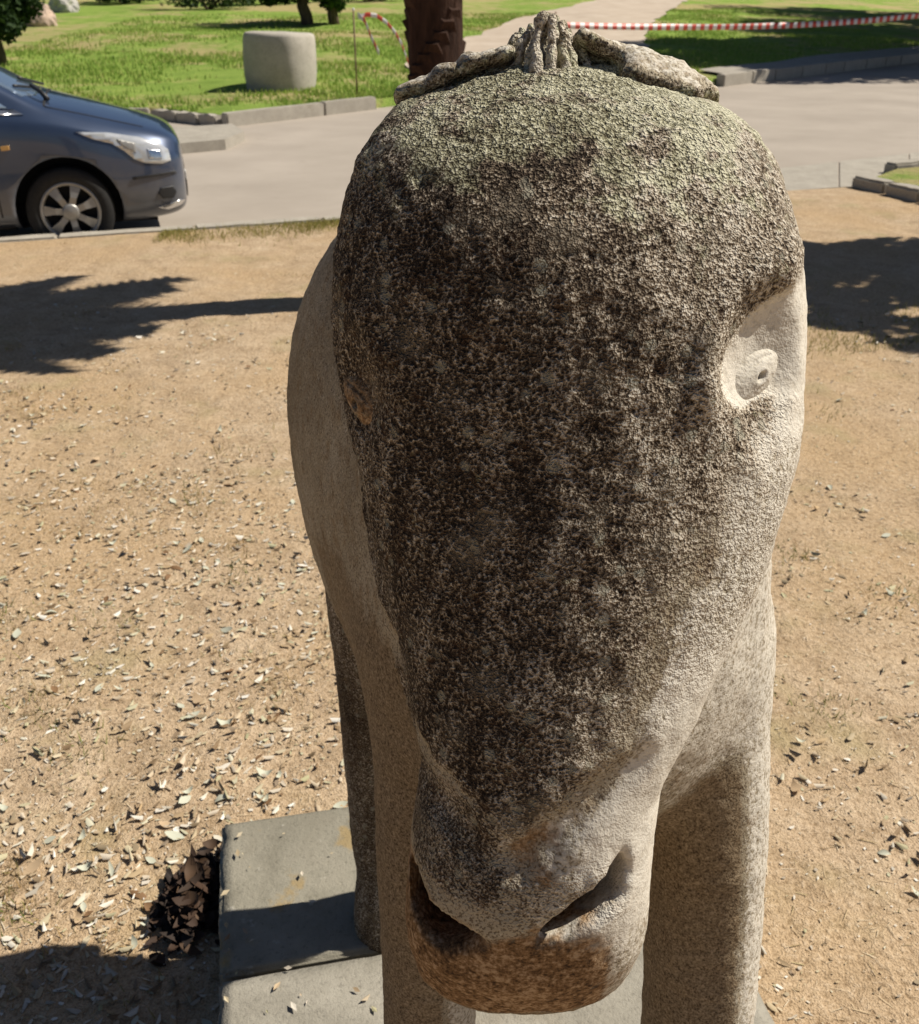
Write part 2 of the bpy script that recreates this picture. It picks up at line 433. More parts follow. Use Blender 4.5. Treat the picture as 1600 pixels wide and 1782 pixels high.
def np_mesh(name, P, Fq, mat, parent=None):
    me = bpy.data.meshes.new(name)
    me.vertices.add(len(P)); me.vertices.foreach_set('co', P.astype(np.float32).ravel())
    k_ = Fq.shape[1]
    me.loops.add(Fq.size); me.loops.foreach_set('vertex_index', Fq.astype(np.int32).ravel())
    me.polygons.add(len(Fq)); me.polygons.foreach_set('loop_start', np.arange(0, Fq.size, k_, dtype=np.int32))
    try: me.polygons.foreach_set('loop_total', np.full(len(Fq), k_, np.int32))
    except Exception: pass
    me.update(calc_edges=True); me.validate()
    me.polygons.foreach_set('use_smooth', np.ones(len(me.polygons), bool))
    me.materials.append(mat)
    o = bpy.data.objects.new(name, me); C.objects.link(o)
    if parent: o.parent = parent
    return o

PL_TOP = 0.10
YAW = R(14); ORG = np.array((.13, .72)); BX = (-math.sin(YAW), math.cos(YAW)); SX = (math.cos(YAW), math.sin(YAW))
def pq(p, q): return (ORG[0]+BX[0]*p+SX[0]*q, ORG[1]+BX[1]*p+SX[1]*q)

G = SDF((-.36, .44, .085), (.50, 1.60, 1.60), .0045)
# --- head: horizontal slices (z): front y, back y ; width and centre from the carved outline
HZ = np.array([.782, .797, .832, .90, .975, 1.05, 1.12, 1.20, 1.29, 1.36, 1.415, 1.458, 1.488, 1.510, 1.527, 1.540, 1.547])
HF = np.array([.600, .570, .535, .509, .503, .517, .535, .560, .590, .613, .630, .651, .675, .700, .730, .764, .792])
HB = np.array([.625, .640, .665, .685, .705, .745, .805, .870, .920, .950, .955, .950, .940, .925, .905, .880, .855])
OUT = [(135, 840, 1080), (150, 768, 1175), (165, 727, 1232), (180, 702, 1264), (200, 678, 1288), (250, 636, 1328), (309, 612, 1356), (416, 588, 1380), (500, 580, 1386), (600, 588, 1387), (700, 607, 1384), (800, 625, 1374),
       (900, 648, 1342), (1000, 675, 1298), (1100, 700, 1255), (1200, 722, 1205), (1300, 739, 1152), (1350, 742, 1137), (1400, 728, 1131), (1450, 715, 1129),
       (1500, 708, 1129), (1550, 704, 1128), (1600, 706, 1120), (1650, 716, 1103), (1700, 742, 1075), (1740, 785, 1040), (1765, 880, 985), (1790, 920, 940)]
ov = [o[0] for o in OUT]; ol = [o[1] for o in OUT]; orr = [o[2] for o in OUT]
HC, HW = [], []
for z, f, b_ in zip(HZ, HF, HB):
    yc = f + (b_-f)*.42
    dep = yc*math.cos(PITCH)+(CAM_H-z)*math.sin(PITCH); up = yc*math.sin(PITCH)+(z-CAM_H)*math.cos(PITCH)
    v = CY - F_PX*up/dep
    l = (np.interp(v, ov, ol)-CX)/F_PX*dep; r_ = (np.interp(v, ov, orr)-CX)/F_PX*dep
    HC.append((l+r_)/2); HW.append((r_-l)/2)
HW = np.array(HW); HC = np.array(HC)
HW[-1] = min(HW[-1], .06); HW[0] = .03; HW[1] = min(HW[1], .055)
hc, hw, hf, hb = table(HZ, HC, sm=21), table(HZ, HW, sm=7), table(HZ, HF, sm=11), table(HZ, HB, sm=11)
hp = table([.82, .95, 1.05, 1.2, 1.4, 1.56], [2.3, 2.35, 2.1, 2.1, 2.25, 2.0])
sl, X, Y, Z = G.sl((-.2, .44, .81), (.35, 1.02, 1.572))
zc = np.clip(Z, HZ[0], HZ[-1])
w_, c_, f_, b2, p_ = hw(zc), hc(zc), hf(zc), hb(zc), hp(zc)
yc = f_ + (b2-f_)*.42
hd = np.where(Y < yc, yc-f_, b2-yc)
rho = ((np.abs(X-c_)/w_)**p_ + (np.abs(Y-yc)/hd)**p_)**(1/p_)
d = (rho-1)*np.minimum(w_, hd)*.9
d = np.maximum(d, np.maximum(Z-HZ[-1], HZ[0]-Z)*1.0)
G.union(sl, d.astype(np.float32), .001)
HEAD_D = None
# --- carve: eye sockets with an overhanging brow, then nostrils
eye_pts = {}
for side, (u, v) in (('r', (1311, 652)), ('l', (634, 690))):
    p, n_ = G.hit(u, v)
    if p is None: p, n_ = G.hit(u+20, v)
    eye_pts[side] = (p, n_)
pr, nr = eye_pts['r']
pl, nl = eye_pts['l']
for p, n_, sg in ((pr, nr, 1), (pl, nl, -1)):
    # brow roll above the socket
    bs = 1.0 if sg > 0 else .6
    br = [(p[0]+sg*.026, p[1]+.055, p[2]+.070, .010), (p[0]+sg*.004, p[1]+.006, p[2]+.052, .011), (p[0]-sg*.022, p[1]-.018, p[2]+.022, .009), (p[0]-sg*.034, p[1]-.022, p[2]-.006, .006)]
    G.chain([(a-n_[0]*.006*(1 if sg > 0 else 2.5), b-n_[1]*.006*(1 if sg > 0 else 2.5), c-n_[2]*.006, r_*bs) for a, b, c, r_ in (br if sg > 0 else br[1:])], k=.022)
    ce = p + n_*.083 + np.array((sg*.006, .012, 0))
    sl, X, Y, Z = G.sl(ce-.12, ce+.12)
    d = np.sqrt((X-ce[0])**2+((Y-ce[1])*.9)**2+((Z-ce[2])*.95)**2)-.088
    G.cut(sl, d.astype(np.float32), .007)
eye_at = {}
for sg, (u, v) in ((1, (1311, 654)), (-1, (632, 700))):
    q, m_ = G.hit(u, v); eye_at[sg] = (q if q is not None else pl) 
# nostrils: crescents under the nose pad
for path in ([(716, 1498, .003), (719, 1535, .009), (731, 1578, .0145), (760, 1614, .0175), (800, 1634, .012), (838, 1642, .003)],
             [(1086, 1486, .003), (1079, 1518, .0080), (1061, 1556, .0115), (1028, 1588, .0115), (986, 1614, .0090), (944, 1634, .004)]):
    pts = []
    for u, v, r_ in path:
        p, n_ = G.hit(u, v)
        if p is None: continue
        pts.append((*(p - n_*r_*.30), r_*1.12))
    pts = [(a, b, c, r_) for a, b, c, r_ in pts]
    G.chain(pts, k=.007, cut=True)
    for dy_, dz_ in ((.010, -.002), (.020, -.006), (.030, -.010), (.042, -.014), (.054, -.016)):
        G.chain([(a+(.055-a)*dy_*4, b+dy_, c+dz_, r_) for a, b, c, r_ in pts], k=.003, cut=True)
# soft nose pad line: slight groove from cheek to nose (the V of the nasal bone)
for path in ([(738, 1345), (790, 1420), (850, 1500)], [(1110, 1330), (1020, 1400), (900, 1500)]):
    pts = []
    for u, v in path:
        p, n_ = G.hit(u, v)
        if p is not None: pts.append((*(p+n_*.014), .017))
    G.chain(pts, k=.012, cut=True)

# --- neck, barrel, chest
G.cone((.088, .85, 1.36), (.085, 1.04, 1.15), .135, .20, k=.05)
G.cone((.105, .80, 1.16), (.10, .86, 1.02), .15, .19, k=.05)
G.cone((.165, .86, 1.30), (.185, .86, 1.05), .10, .10, k=.05)
BP = [-.075, -.05, -.01, .06, .16, .32, .45, .58, .67, .725, .75]
BW = [.03, .10, .155, .186, .202, .216, .228, .228, .185, .11, .04]
BT = [1.08, 1.17, 1.25, 1.34, 1.41, 1.43, 1.43, 1.39, 1.28, 1.18, 1.10]
BB = [1.00, .92, .85, .78, .745, .725, .72, .75, .83, .93, 1.03]
bw, bt, bb = table(BP, BW), table(BP, BT), table(BP, BB)
sl, X, Y, Z = G.sl((-.36, .55, .66), (.50, 1.60, 1.45))
P_ = (X-ORG[0])*BX[0]+(Y-ORG[1])*BX[1]; Q_ = (X-ORG[0])*SX[0]+(Y-ORG[1])*SX[1]
pc = np.clip(P_, BP[0], BP[-1]); W_ = bw(pc); T_ = bt(pc); B_ = bb(pc)
zc = (T_+B_)/2; hz = (T_-B_)/2
rho = ((np.abs(Q_)/W_)**2.25+(np.abs(Z-zc)/hz)**2.25)**(1/2.25)
d = (rho-1)*np.minimum(W_, hz)*.9
d = np.maximum(d, np.maximum(P_-BP[-1], BP[0]-P_))
G.union(sl, d.astype(np.float32), .045)
del rho, d, P_, Q_, pc, W_, T_, B_, zc, hz
# --- legs
SCL = (1, .86, 1)
G.chain([(-.005, .82, 1.02, .085), (-.028, .775, .80, .062), (-.034, .755, .62, .055), (-.036, .745, .50, .053), (-.036, .745, .32, .043), (-.036, .735, .21, .047), (-.036, .72, .155, .060), (-.036, .715, .105, .068)], k=.03, sc=SCL)
G.chain([(.244, .82, 1.02, .070), (.262, .765, .80, .064), (.270, .73, .62, .062), (.273, .72, .50, .060), (.275, .715, .32, .052), (.276, .70, .21, .053), (.276, .685, .155, .064), (.276, .68, .105, .072)], k=.03, sc=SCL)
for sg in (-1, 1):
    def hl(p, q, z, r_): return (*pq(p, q*sg), z, r_)
    G.chain([hl(.62, .10, .98, .11), hl(.60, .120, .80, .074), hl(.595, .132, .62, .054), hl(.60, .136, .46, .047), hl(.60, .136, .30, .045), hl(.585, .130, .21, .047), hl(.575, .130, .155, .054), hl(.57, .130, .105, .060)], k=.03, sc=SCL)
G.chain([(*pq(.73, 0), 1.14, .025), (*pq(.755, 0), 1.05, .025), (*pq(.75, 0), .90, .026), (*pq(.735, 0), .80, .018)], k=.03)   # tail
G.chain([(.078, .93, 1.50, .03), (.085, 1.02, 1.40, .03), (.09, 1.10, 1.34, .02)], k=.03)                                  # mane crest
# the seat of the ears is cut away in front of them
ear_seats = []
for path in ([(735, 150), (800, 128), (862, 105)], [(1035, 100), (1072, 122)]):
    pts = [(*at_y(u, v, .80), .013) for u, v in path]
    G.chain(pts, k=.004, cut=True)
P, Fq = G.mesh()
# --- roughen the surface and colour masks, some with painted light and shade
def nz(P, s, off): return np.array([noise.noise((x*s+off, y*s, z*s)) for x, y, z in P])
def normals(P, Fq):
    n_ = np.cross(P[Fq[:, 2]]-P[Fq[:, 0]], P[Fq[:, 3]]-P[Fq[:, 1]]); N = np.zeros_like(P)
    for i in range(4): np.add.at(N, Fq[:, i], n_)
    return N/np.maximum(np.linalg.norm(N, axis=1), 1e-12)[:, None]
N = normals(P, Fq)
DK_Z = [.90, 1.02, 1.045, 1.072, 1.10, 1.145, 1.185, 1.225, 1.265, 1.305, 1.335, 1.352, 1.368, 1.385, 1.402, 1.42, 1.44, 1.50, 1.60]
DK_R = [-1.2, -.9, -.34, -.08, .10, .20, .24, .33, .50, .72, .78, .62, .55, .56, .66, .86, 1.04, 1.15, 1.3]
DL_Z = [1.02, 1.047, 1.06, 1.08, 1.105, 1.13, 1.6]
DL_L = [.1, -.36, -.50, -.74, -1.05, -1.4, -1.7]
def masks(P, N):
    x, y, z = P.T
    zc = np.clip(z, HZ[0], HZ[-1]); xn = (x-hc(zc))/hw(zc)
    headm = (z > .84) & (y < hf(zc)+(hb(zc)-hf(zc))*.75+.02) & (np.abs(xn) < 1.25)
    soft = np.interp(z, [1.0, 1.06, 1.12, 1.25, 1.32, 1.345, 1.36, 1.41, 1.44], [.12, .25, .5, .62, .4, .15, .07, .07, .4])
    wob = nz(P, 16, 4)*.16+nz(P, 45, 6)*.10
    xn = xn+wob*(z < 1.335); zg = z+nz(P, 11, 8)*.045+nz(P, 32, 2)*.022
    rgt = sstep(-1, 1, (np.interp(z, DK_Z, DK_R)-xn)/soft)
    lft = sstep(-1, 1, (xn-np.interp(z, DL_Z, DL_L))/.10)
    top = sstep(-.5, .3, -N[:, 1]+N[:, 2]*.9)
    crust_shade = rgt*lft*headm*top
    # dusting of speckle over the white cheek
    crust_shade = np.maximum(crust_shade, .36*headm*sstep(1.12, 1.2, z)*sstep(1.335, 1.31, z)*(xn > 0)*sstep(1.1, .7, xn))
    # left of the nose pad keeps thin grey growth
    crust_shade = np.maximum(crust_shade, .62*headm*sstep(.975, 1.0, z)*sstep(1.09, 1.06, z)*sstep(-.10, -.4, xn))
    crust_shade = np.maximum(crust_shade, .52*headm*sstep(.965, .99, z)*sstep(1.035, 1.01, z)*sstep(.6, .3, np.abs(xn-.15)))
    pale = headm*np.clip(-.08+1.05*sstep(-.6, .9, xn), -.3, 1)  # speckle paler toward the right, grazing sun painted into the face
    green = headm*(sstep(1.450, 1.535, zg)*.85 + .28*sstep(1.40, 1.47, zg)*sstep(.0, .8, xn))
    el = np.exp(-(((x-pl[0])/.030)**2+((z-pl[2])/.032)**2+((y-pl[1])/.05)**2)*1.1)*headm
    crust_shade = crust_shade*(1-.42*sstep(.3, .8, el))
    clean_lit = headm*sstep(.25, .6, xn)*sstep(.93, 1.0, z)*(1-.45*sstep(1.10, 1.2, z)*sstep(1.335, 1.30, z)) + headm*.5*sstep(1.1, 1.06, z)*(xn > 0)
    zr = z+nz(P, 26, 15)*.020+nz(P, 70, 1)*.010
    rust = .85*headm*sstep(1.02, .93, zr)*(1-.75*sstep(.35, .9, xn)) + .55*headm*sstep(1.345, 1.335, z)*sstep(1.30, 1.315, z)*sstep(-.8, -.9, xn)
    rust = rust + .5*headm*sstep(1.075, 1.06, z)*sstep(.99, 1.02, z)*sstep(-.55, -.2, xn)*sstep(.35, .0, xn)
    rust = np.maximum(rust, .55*sstep(.35, .8, el))
    er = np.exp(-(((x-pr[0])/.034)**2+((z-pr[2])/.036)**2+((y-pr[1])/.07)**2))*headm
    clean_lit = np.maximum(clean_lit, 1.0*sstep(.25, .6, er)); crust_shade = crust_shade*(1-sstep(.45, .75, er))
    # brown stain with painted shade on breast, legs and flank, none on sunlit sides
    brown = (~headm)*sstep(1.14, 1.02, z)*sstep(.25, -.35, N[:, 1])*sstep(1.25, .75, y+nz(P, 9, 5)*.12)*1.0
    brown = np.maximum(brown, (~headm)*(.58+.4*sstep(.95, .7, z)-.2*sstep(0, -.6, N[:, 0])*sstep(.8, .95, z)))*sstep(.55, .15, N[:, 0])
    clean_lit = clean_lit+(~headm)*.55*sstep(.2, .6, N[:, 0])  # right-facing stone lightened, sunlight put into the colour
    crust_shade = np.maximum(crust_shade, (~headm)*.62*sstep(1.0, 1.12, y)*sstep(.92, .80, z))  # hind legs darkened, shade under the body put into the colour
    return dict(crust_shade=crust_shade, green=green, pale=pale, clean_lit=np.clip(clean_lit, 0, 1), rust=rust, brown=np.clip(brown, 0, 1))
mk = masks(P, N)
rough = nz(P, 60, 0)*.0011 + nz(P, 150, 5)*.0007 + nz(P, 14, 9)*.0018
P = P + N*(rough + mk['crust_shade']*sstep(.99, 1.06, P[:, 2])*(.0018 + nz(P, 75, 3)*.0014 + nz(P, 170, 8)*.0011))[:, None]

base_c = pq(.30, 0)
statue = tag(empty('donkey_statue', (base_c[0], base_c[1], PL_TOP), YAW), 'weathered stone donkey statue with dark lichen on its lowered face', 'statue')
inv = (Matrix.Translation((base_c[0], base_c[1], PL_TOP)) @ Matrix.Rotation(YAW, 4, 'Z')).inverted()
def stone_part(name, P, Fq, mkd, parent=statue):
    A = np.array(inv)
    Q = P @ A[:3, :3].T + A[:3, 3]
    o = np_mesh(name, Q, Fq, M_STONE, parent)
    for kk, vv in mkd.items():
        a = o.data.attributes.new(kk, 'FLOAT', 'POINT'); a.data.foreach_set('value', vv.astype(np.float32))
    return o
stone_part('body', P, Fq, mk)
# --- eyes: lens-shaped boss with a drilled pupil and a cut upper lid
for p, n_, sg in ((pr, nr, 1), (pl, nl, -1)):
    hp_, hn_ = None, None
    E = SDF((-.032, -.026, -.016), (.032, .026, .018), .0011)
    sl, X, Y, Z = E.sl((-.04, -.03, -.02), (.04, .03, .02))
    E.union(sl, ((np.sqrt((X/.0205)**2+(Y/.0135)**2+(Z/.0090)**2)-1)*.0085).astype(np.float32), .001)
    E.union(sl, ((np.sqrt(((X+sg*.003)/.026)**2+((Y+.003)/.0185)**2+((Z+.002)/.0062)**2)-1)*.006).astype(np.float32), .005)
    E.chain([(sg*-.013, .0070, .0058, .0008), (sg*-.002, .0100, .0066, .0013), (sg*.008, .0092, .0064, .0013), (sg*.016, .0046, .0045, .0008)], k=.0012, cut=True)
    ring = [(sg*.001+.0058*math.cos(q*.5236), -.0018+.0050*math.sin(q*.5236), .0078, .0010) for q in range(13)]
    E.chain(ring, k=.0016)
    E.cone((sg*.001, -.0022, .013), (sg*.001, -.0008, .0052), .0036, .0028, k=.002, cut=True)
    Pe, Fe = E.mesh()
    zx = Vector(n_); zx.normalize()
    upv = Vector((-sg*.62, 0, 1)); xx = upv.cross(zx).normalized(); yy = zx.cross(xx)
    Mx = np.array([xx, yy, zx]).T
    Ne = normals(Pe, Fe); Pe = Pe+Ne*(nz(Pe, 240, 1)*.0005+nz(Pe, 600, 3)*.00025)[:, None]
    Pw = (Pe*np.array((1.22, .92, 1.0))) @ Mx.T + (eye_at[sg] - n_*.0018)
    one = np.ones(len(Pw)); zero = one*0
    stone_part('eye', Pw, Fe, dict(crust_shade=zero+(.0 if sg > 0 else .2), green=zero, clean_lit=one*(.95 if sg > 0 else .2), rust=zero+(0 if sg > 0 else .6), brown=zero))
# --- ears folded flat to the sides, and the grooved forelock between them
def ear(path_top, y0, y1, w0, w1, lip):
    E = SDF((-.16, .70, 1.46), (.30, 1.02, 1.62), .0026)
    n = len(path_top)
    for i in range(n-1):
        (u0, v0), (u1, v1) = path_top[i], path_top[i+1]
        ya = y0+(y1-y0)*i/(n-1); yb = y0+(y1-y0)*(i+1)/(n-1)
        ra = w0+(w1-w0)*i/(n-1); rb = w0+(w1-w0)*(i+1)/(n-1)
        a = at_y(u0, v0, ya); b = at_y(u1, v1, yb)
        E.cone((a.x, a.y, a.z-ra), (b.x, b.y, b.z-rb), ra, rb, k=.004)
        for dy, dz, m in ((.008, -.001, .9), (.017, -.003, .9), (.022, -.009, 1.0), (.024, -.017, 1.2), (.026, -.027, 1.4), (.028, -.040, 1.7), (.045, -.030, 1.8), (.060, -.045, 2.2)):
            f0, f1 = .55+.45*i/(n-1), .55+.45*(i+1)/(n-1)
            E.cone((a.x, a.y+dy*f0, a.z-ra+dz*f0), (b.x, b.y+dy*f1, b.z-rb+dz*f1), ra*(1+(m-1)*f0), rb*(1+(m-1)*f1), k=.010)
    for u0, v0, u1, v1, yy, r0 in lip:
        a = at_y(u0, v0, yy); b = at_y(u1, v1, yy); E.cone(tuple(a), tuple(b), r0, r0*.8, k=.012)
    return E.mesh()
for pth, args in (([(700, 154), (732, 145), (772, 122), (818, 100), (885, 80)], (.812, .800, .0022, .0040, ())),
                  ([(1246, 158), (1205, 130), (1150, 108), (1085, 84), (1020, 48)], (.830, .815, .0020, .0056, ((1112, 112, 1190, 140, .808, .006), (1100, 104, 1180, 126, .825, .008), (1104, 126, 1165, 142, .80, .007), (1108, 140, 1205, 165, .795, .011), (1112, 128, 1225, 160, .815, .011))))):
    Pe, Fe = ear(pth, args[0], args[1], args[2], args[3], args[4])
    Ne = normals(Pe, Fe)
    Pe = Pe + Ne*(nz(Pe, 55, 2)*.0024+nz(Pe, 130, 9)*.0014+nz(Pe, 260, 4)*.0008)[:, None]
    one = np.ones(len(Pe))
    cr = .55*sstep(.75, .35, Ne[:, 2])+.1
    stone_part('ear', Pe, Fe, dict(crust_shade=cr, green=one*.5, clean_lit=.5*sstep(.4, .8, Ne[:, 2]), rust=.5*sstep(.3, -.2, Ne[:, 2])*sstep(0, -.5, Ne[:, 1]), brown=one*.35))
E = SDF((-.03, .70, 1.48), (.17, .90, 1.625), .0019)
a = at_y(950, 150, .80); b = at_y(955, 50, .80)
E.cone((a.x, .825, a.z-.012), (b.x, .825, b.z-.014), .026, .013, k=.01)
rs = random.Random(3)
for i in range(15):
    f = i/14
    ub = 856+f*178; ut = 897+f*108+rs.uniform(-8, 8)
    vt = 30+abs(f-.45)*70+rs.uniform(-6, 12); yb_ = .772+.05*abs(f-.5)**1.3*2+(.012 if i % 2 else 0); yt = .795+(.010 if i % 2 else 0)+.03*abs(f-.5)*2
    pts = []
    for j in range(6):
        g = j/5; u = ub+(ut-ub)*g+rs.uniform(-4, 4); v = 160+(vt-160)*g
        pp = at_y(u, v, yb_+(yt-yb_)*g+rs.uniform(-.002, .002)); pts.append((*pp, (.0050-.0019*g)*(1 if i % 2 == 0 else .8)))
    E.chain(pts, k=.0016)
    if i % 2 == 0:
        pts2 = [(q[0]+.004, q[1]+.035, q[2]-.002, q[3]*1.5) for q in pts]; E.chain(pts2, k=.004)
Pe, Fe = E.mesh(); Ne = normals(Pe, Fe)
Pe = Pe + Ne*(nz(Pe, 70, 7)*.0016+nz(Pe, 160, 2)*.0010+nz(Pe, 330, 4)*.0006)[:, None]
one = np.ones(len(Pe))
stone_part('forelock', Pe, Fe, dict(crust_shade=one*.45+.2*sstep(.79, .80, Pe[:, 1]), green=one*.45, clean_lit=one*.5, pale=one*.8, rust=one*0, brown=one*.15))

# --- plinth slab
pyaw = R(11.5); pA = at_z(384, 1430, PL_TOP)
pc_ = Vector((pA.x, pA.y, 0)) + Vector((math.cos(pyaw), math.sin(pyaw), 0))*.45 - Vector((-math.sin(pyaw), math.cos(pyaw), 0))*.71
plinth = tag(empty('plinth', (pc_.x, pc_.y, 0), pyaw), 'low base of two grey concrete slabs under the stone donkey', 'plinth')
jt = at_z(385, 1700, PL_TOP)-Vector((pc_.x, pc_.y, 0)); JB = -jt.x*math.sin(pyaw)+jt.y*math.cos(pyaw)
for y0, y1, zt, mt in ((JB+.005, .71, PL_TOP-.003, M_PLINTH), (-.71, JB-.005, PL_TOP, M_PLINTH2)):
    bm = bmesh.new(); bmesh.ops.create_cube(bm, size=1)
    for v in bm.verts: v.co = Vector((v.co.x*.90, (v.co.y+.5)*(y1-y0)+y0, zt-.12+(v.co.z+.5)*.12))
    bmesh.ops.bevel(bm, geom=bm.edges[:], offset=.007, segments=2, affect='EDGES')
    bmesh.ops.subdivide_edges(bm, edges=[e for e in bm.edges if e.calc_length() > .1], cuts=44, use_grid_fill=True)
    for v in bm.verts:
        e_ = min(.45-abs(v.co.x), v.co.y-y0, y1-v.co.y); ed = max(0, 1-max(e_, 0)/.03)
        n_ = noise.noise(v.co*11)+.6*noise.noise(v.co*34)+.4*noise.noise(v.co*80)
        v.co.z += n_*.0012-ed*max(0, n_+.1)*.006
        if e_ < .012: v.co.x += n_*.005*(1 if abs(v.co.x) > .43 else 0); v.co.y += n_*.003
    bm_obj('slab', bm, mt, plinth, True)

# ================================================================== kerbs, path, paving
def prism(poly, z0, z1):
    n = len(poly)
    v = [(x, y, z0) for x, y in poly]+[(x, y, z1) for x, y in poly]
    f = [tuple(range(n))[::-1], tuple(range(n, 2*n))]+[(i, (i+1) % n, (i+1) % n+n, i+n) for i in range(n)]
    return v, f
def worn_block(name, L, W, H, mat, parent, loc, rz, bev=.012, seed=0, amp=.006):
    bm = bmesh.new(); bmesh.ops.create_cube(bm, size=1)
    for v in bm.verts: v.co = Vector((v.co.x*L, v.co.y*W, (v.co.z-.5)*H))
    bmesh.ops.bevel(bm, geom=bm.edges[:], offset=bev, segments=2, affect='EDGES')
    bmesh.ops.subdivide_edges(bm, edges=[e for e in bm.edges if e.calc_length() > L*.4], cuts=5, use_grid_fill=True)
    for v in bm.verts: v.co += Vector((noise.noise(v.co*7+Vector((seed, 0, 0))), noise.noise(v.co*7+Vector((0, seed, 5))), noise.noise(v.co*9+Vector((seed, 3, 0)))))*amp
    return bm_obj(name, bm, mat, parent, False, loc, rz)
# near kerb, stone by stone
near_kerb = tag(empty('near_kerb', (0, ykerb(0), 0)), kind='structure')
kd = Vector((math.cos(k_yaw), math.sin(k_yaw), 0)); kn = Vector((-math.sin(k_yaw), math.cos(k_yaw), 0))
s_ = -9.0
while s_ < 2.6:
    L = .98; mid_ = Vector((0, ykerb(0), 0)) + kd*(s_+L/2) - kn*.075
    worn_block('kerb_stone', L-.012, .15, .26, M_KERB, near_kerb, (mid_.x, mid_.y-ykerb(0), .014+random.uniform(-.004, .004)), k_yaw, seed=s_)
    s_ += L
# sunken paving strip where the dirt meets the road at the right
strip = tag(empty('gutter_strip', at_z(1480, 305, -.02)), kind='structure')
so = Vector(strip.location)
near_l = lambda f: at_z(1330+f*420, 336.0-f*29, -.02); far_l = lambda f: at_z(1330+f*420, 297-f*49, -.02)
cuts = [0, .31, .60, .88, 1.15]
q = [near_l(.01), near_l(1.14), far_l(1.14), far_l(.01)]
mesh_obj('mortar_bed', *prism([(p.x-so.x, p.y-so.y) for p in q], -.165, -.006), M_ROAD, strip, False)
for a, b in zip(cuts[:-1], cuts[1:]):
    g = .004
    q = [near_l(a+g), near_l(b-g), far_l(b-g), far_l(a+g)]
    v, f = prism([(p.x-so.x, p.y-so.y) for p in q], -.16, .006)
    mesh_obj('paving_slab', v, f, M_KERB, strip, False)
# packed earth apron beyond the near kerb line at the right, level with the dirt
q = [at_z(1000, 352, 0), at_z(1800, 300, 0), at_z(1800, 400, 0), at_z(1000, 400, 0)]
# kerb corner with a patch of grass at the right edge
corner = tag(empty('corner_kerb', at_z(1540, 335, 0)), kind='structure')
co_ = Vector(corner.location)
pA_, pB_ = at_z(1492, 324, 0), at_z(1680, 368, 0); dv = (pB_-pA_); Lc = dv.length; an = math.atan2(dv.y, dv.x)
for i in range(3):
    m_ = pA_ + dv*((i+.5)/3)
    worn_block('kerb_stone', Lc/3-.02, .17, .24, M_KERB, corner, (m_.x-co_.x, m_.y-co_.y, .10), an, bev=.02, seed=i*3.3, amp=.012)
pA2, pB2 = at_z(1545, 300, 0), at_z(1700, 282, 0); dv = (pB2-pA2); an2 = math.atan2(dv.y, dv.x)
for i in range(2):
    m_ = pA2 + dv*((i+.5)/2)
    worn_block('kerb_stone', dv.length/2-.02, .15, .24, M_KERB, corner, (m_.x-co_.x, m_.y-co_.y, .09), an2, bev=.02, seed=i*2.1+9, amp=.01)
poly = [at_z(1520, 318, 0), at_z(1680, 356, 0), at_z(1700, 290, 0), at_z(1560, 303, 0)]
v, f = prism([(p.x, p.y) for p in poly], -.15, .05)
tag(mesh_obj('corner_lawn', v, f, M_LAWN, None, False), kind='structure')

# far kerb, stone by stone along the lawn
far_kerb = tag(empty('far_kerb', (-2.4, 16.4, ROAD_Z)), kind='structure')
fo = Vector(far_kerb.location)
def kerb_run(a, b, lens, parent, off, top, w=.16, gap=.02, amp=.008):
    a = Vector((*a, 0)); b = Vector((*b, 0)); d = (b-a).normalized(); s = 0; an = math.atan2(d.y, d.x); i = 0
    while s < (b-a).length-.1:
        L = min(lens[i % len(lens)], (b-a).length-s); m = a+d*(s+L/2)
        worn_block('kerb_stone', L-gap, w, .34, M_KERB, parent, (m.x-off.x, m.y-off.y, top-off.z+random.uniform(-.01, .01)), an, bev=.018, seed=s+a.x, amp=amp)
        s += L; i += 1
kerb_run((-3.42, 15.25), (-1.43, 17.7), [1.95, 1.2], far_kerb, fo, .02)
kerb_run((-4.7, 16.25), (-3.5, 15.32), [.62, .5, .45], far_kerb, fo, -.02, amp=.03)
kerb_run((-14.0, 15.55), (-4.75, 16.2), [1.1], far_kerb, fo, .0)
# drain apron in front of the broken kerb
ap = [at_z(292, 252, -.05), at_z(392, 243, -.05), at_z(425, 229, -.05), at_z(405, 216, -.05), at_z(300, 222, -.05)]
v, f = prism([(p.x, p.y) for p in ap], -.28, -.045)
tag(mesh_obj('drain_apron', v, f, M_KERB, None, False), kind='structure')
# far right pavement and its kerb
rk = tag(empty('right_kerb', (6, 22.8, ROAD_Z)), kind='structure'); ro = Vector(rk.location)
kerb_run((5.35, 22.0), (13.5, 30.7), [1.2, 1.0, 1.3], rk, ro, .06, w=.2)
kerb_run((13.5, 30.7), (26, 44), [2.2], rk, ro, .06, w=.2)
def drape(name, left, right, n, m, lift, mat, hfun):
    vs = []
    for j in range(n):
        g = j/(n-1)*(len(left)-1); i = min(int(g), len(left)-2); f = g-i
        a = Vector(left[i]).lerp(Vector(left[i+1]), f); b = Vector(right[i]).lerp(Vector(right[i+1]), f)
        for k_ in range(m):
            p = a.lerp(b, k_/(m-1)); wob = noise.noise((p.x*.7, p.y*.7, 2.0))*.25 if k_ in (0, m-1) else 0
            vs.append((p.x+wob, p.y, hfun(p.x, p.y)+lift))
    fs = [(j*m+i, j*m+i+1, (j+1)*m+i+1, (j+1)*m+i) for j in range(n-1) for i in range(m-1)]
    return mesh_obj(name, vs, fs, mat)
def path_h(x, y):
    d = y-yfront(x)
    r_ = min(1, max(0, (d+.9)/1.8)); return (ROAD_Z+.012)*(1-r_)+max(lawn_h(x, y), -.03)*r_
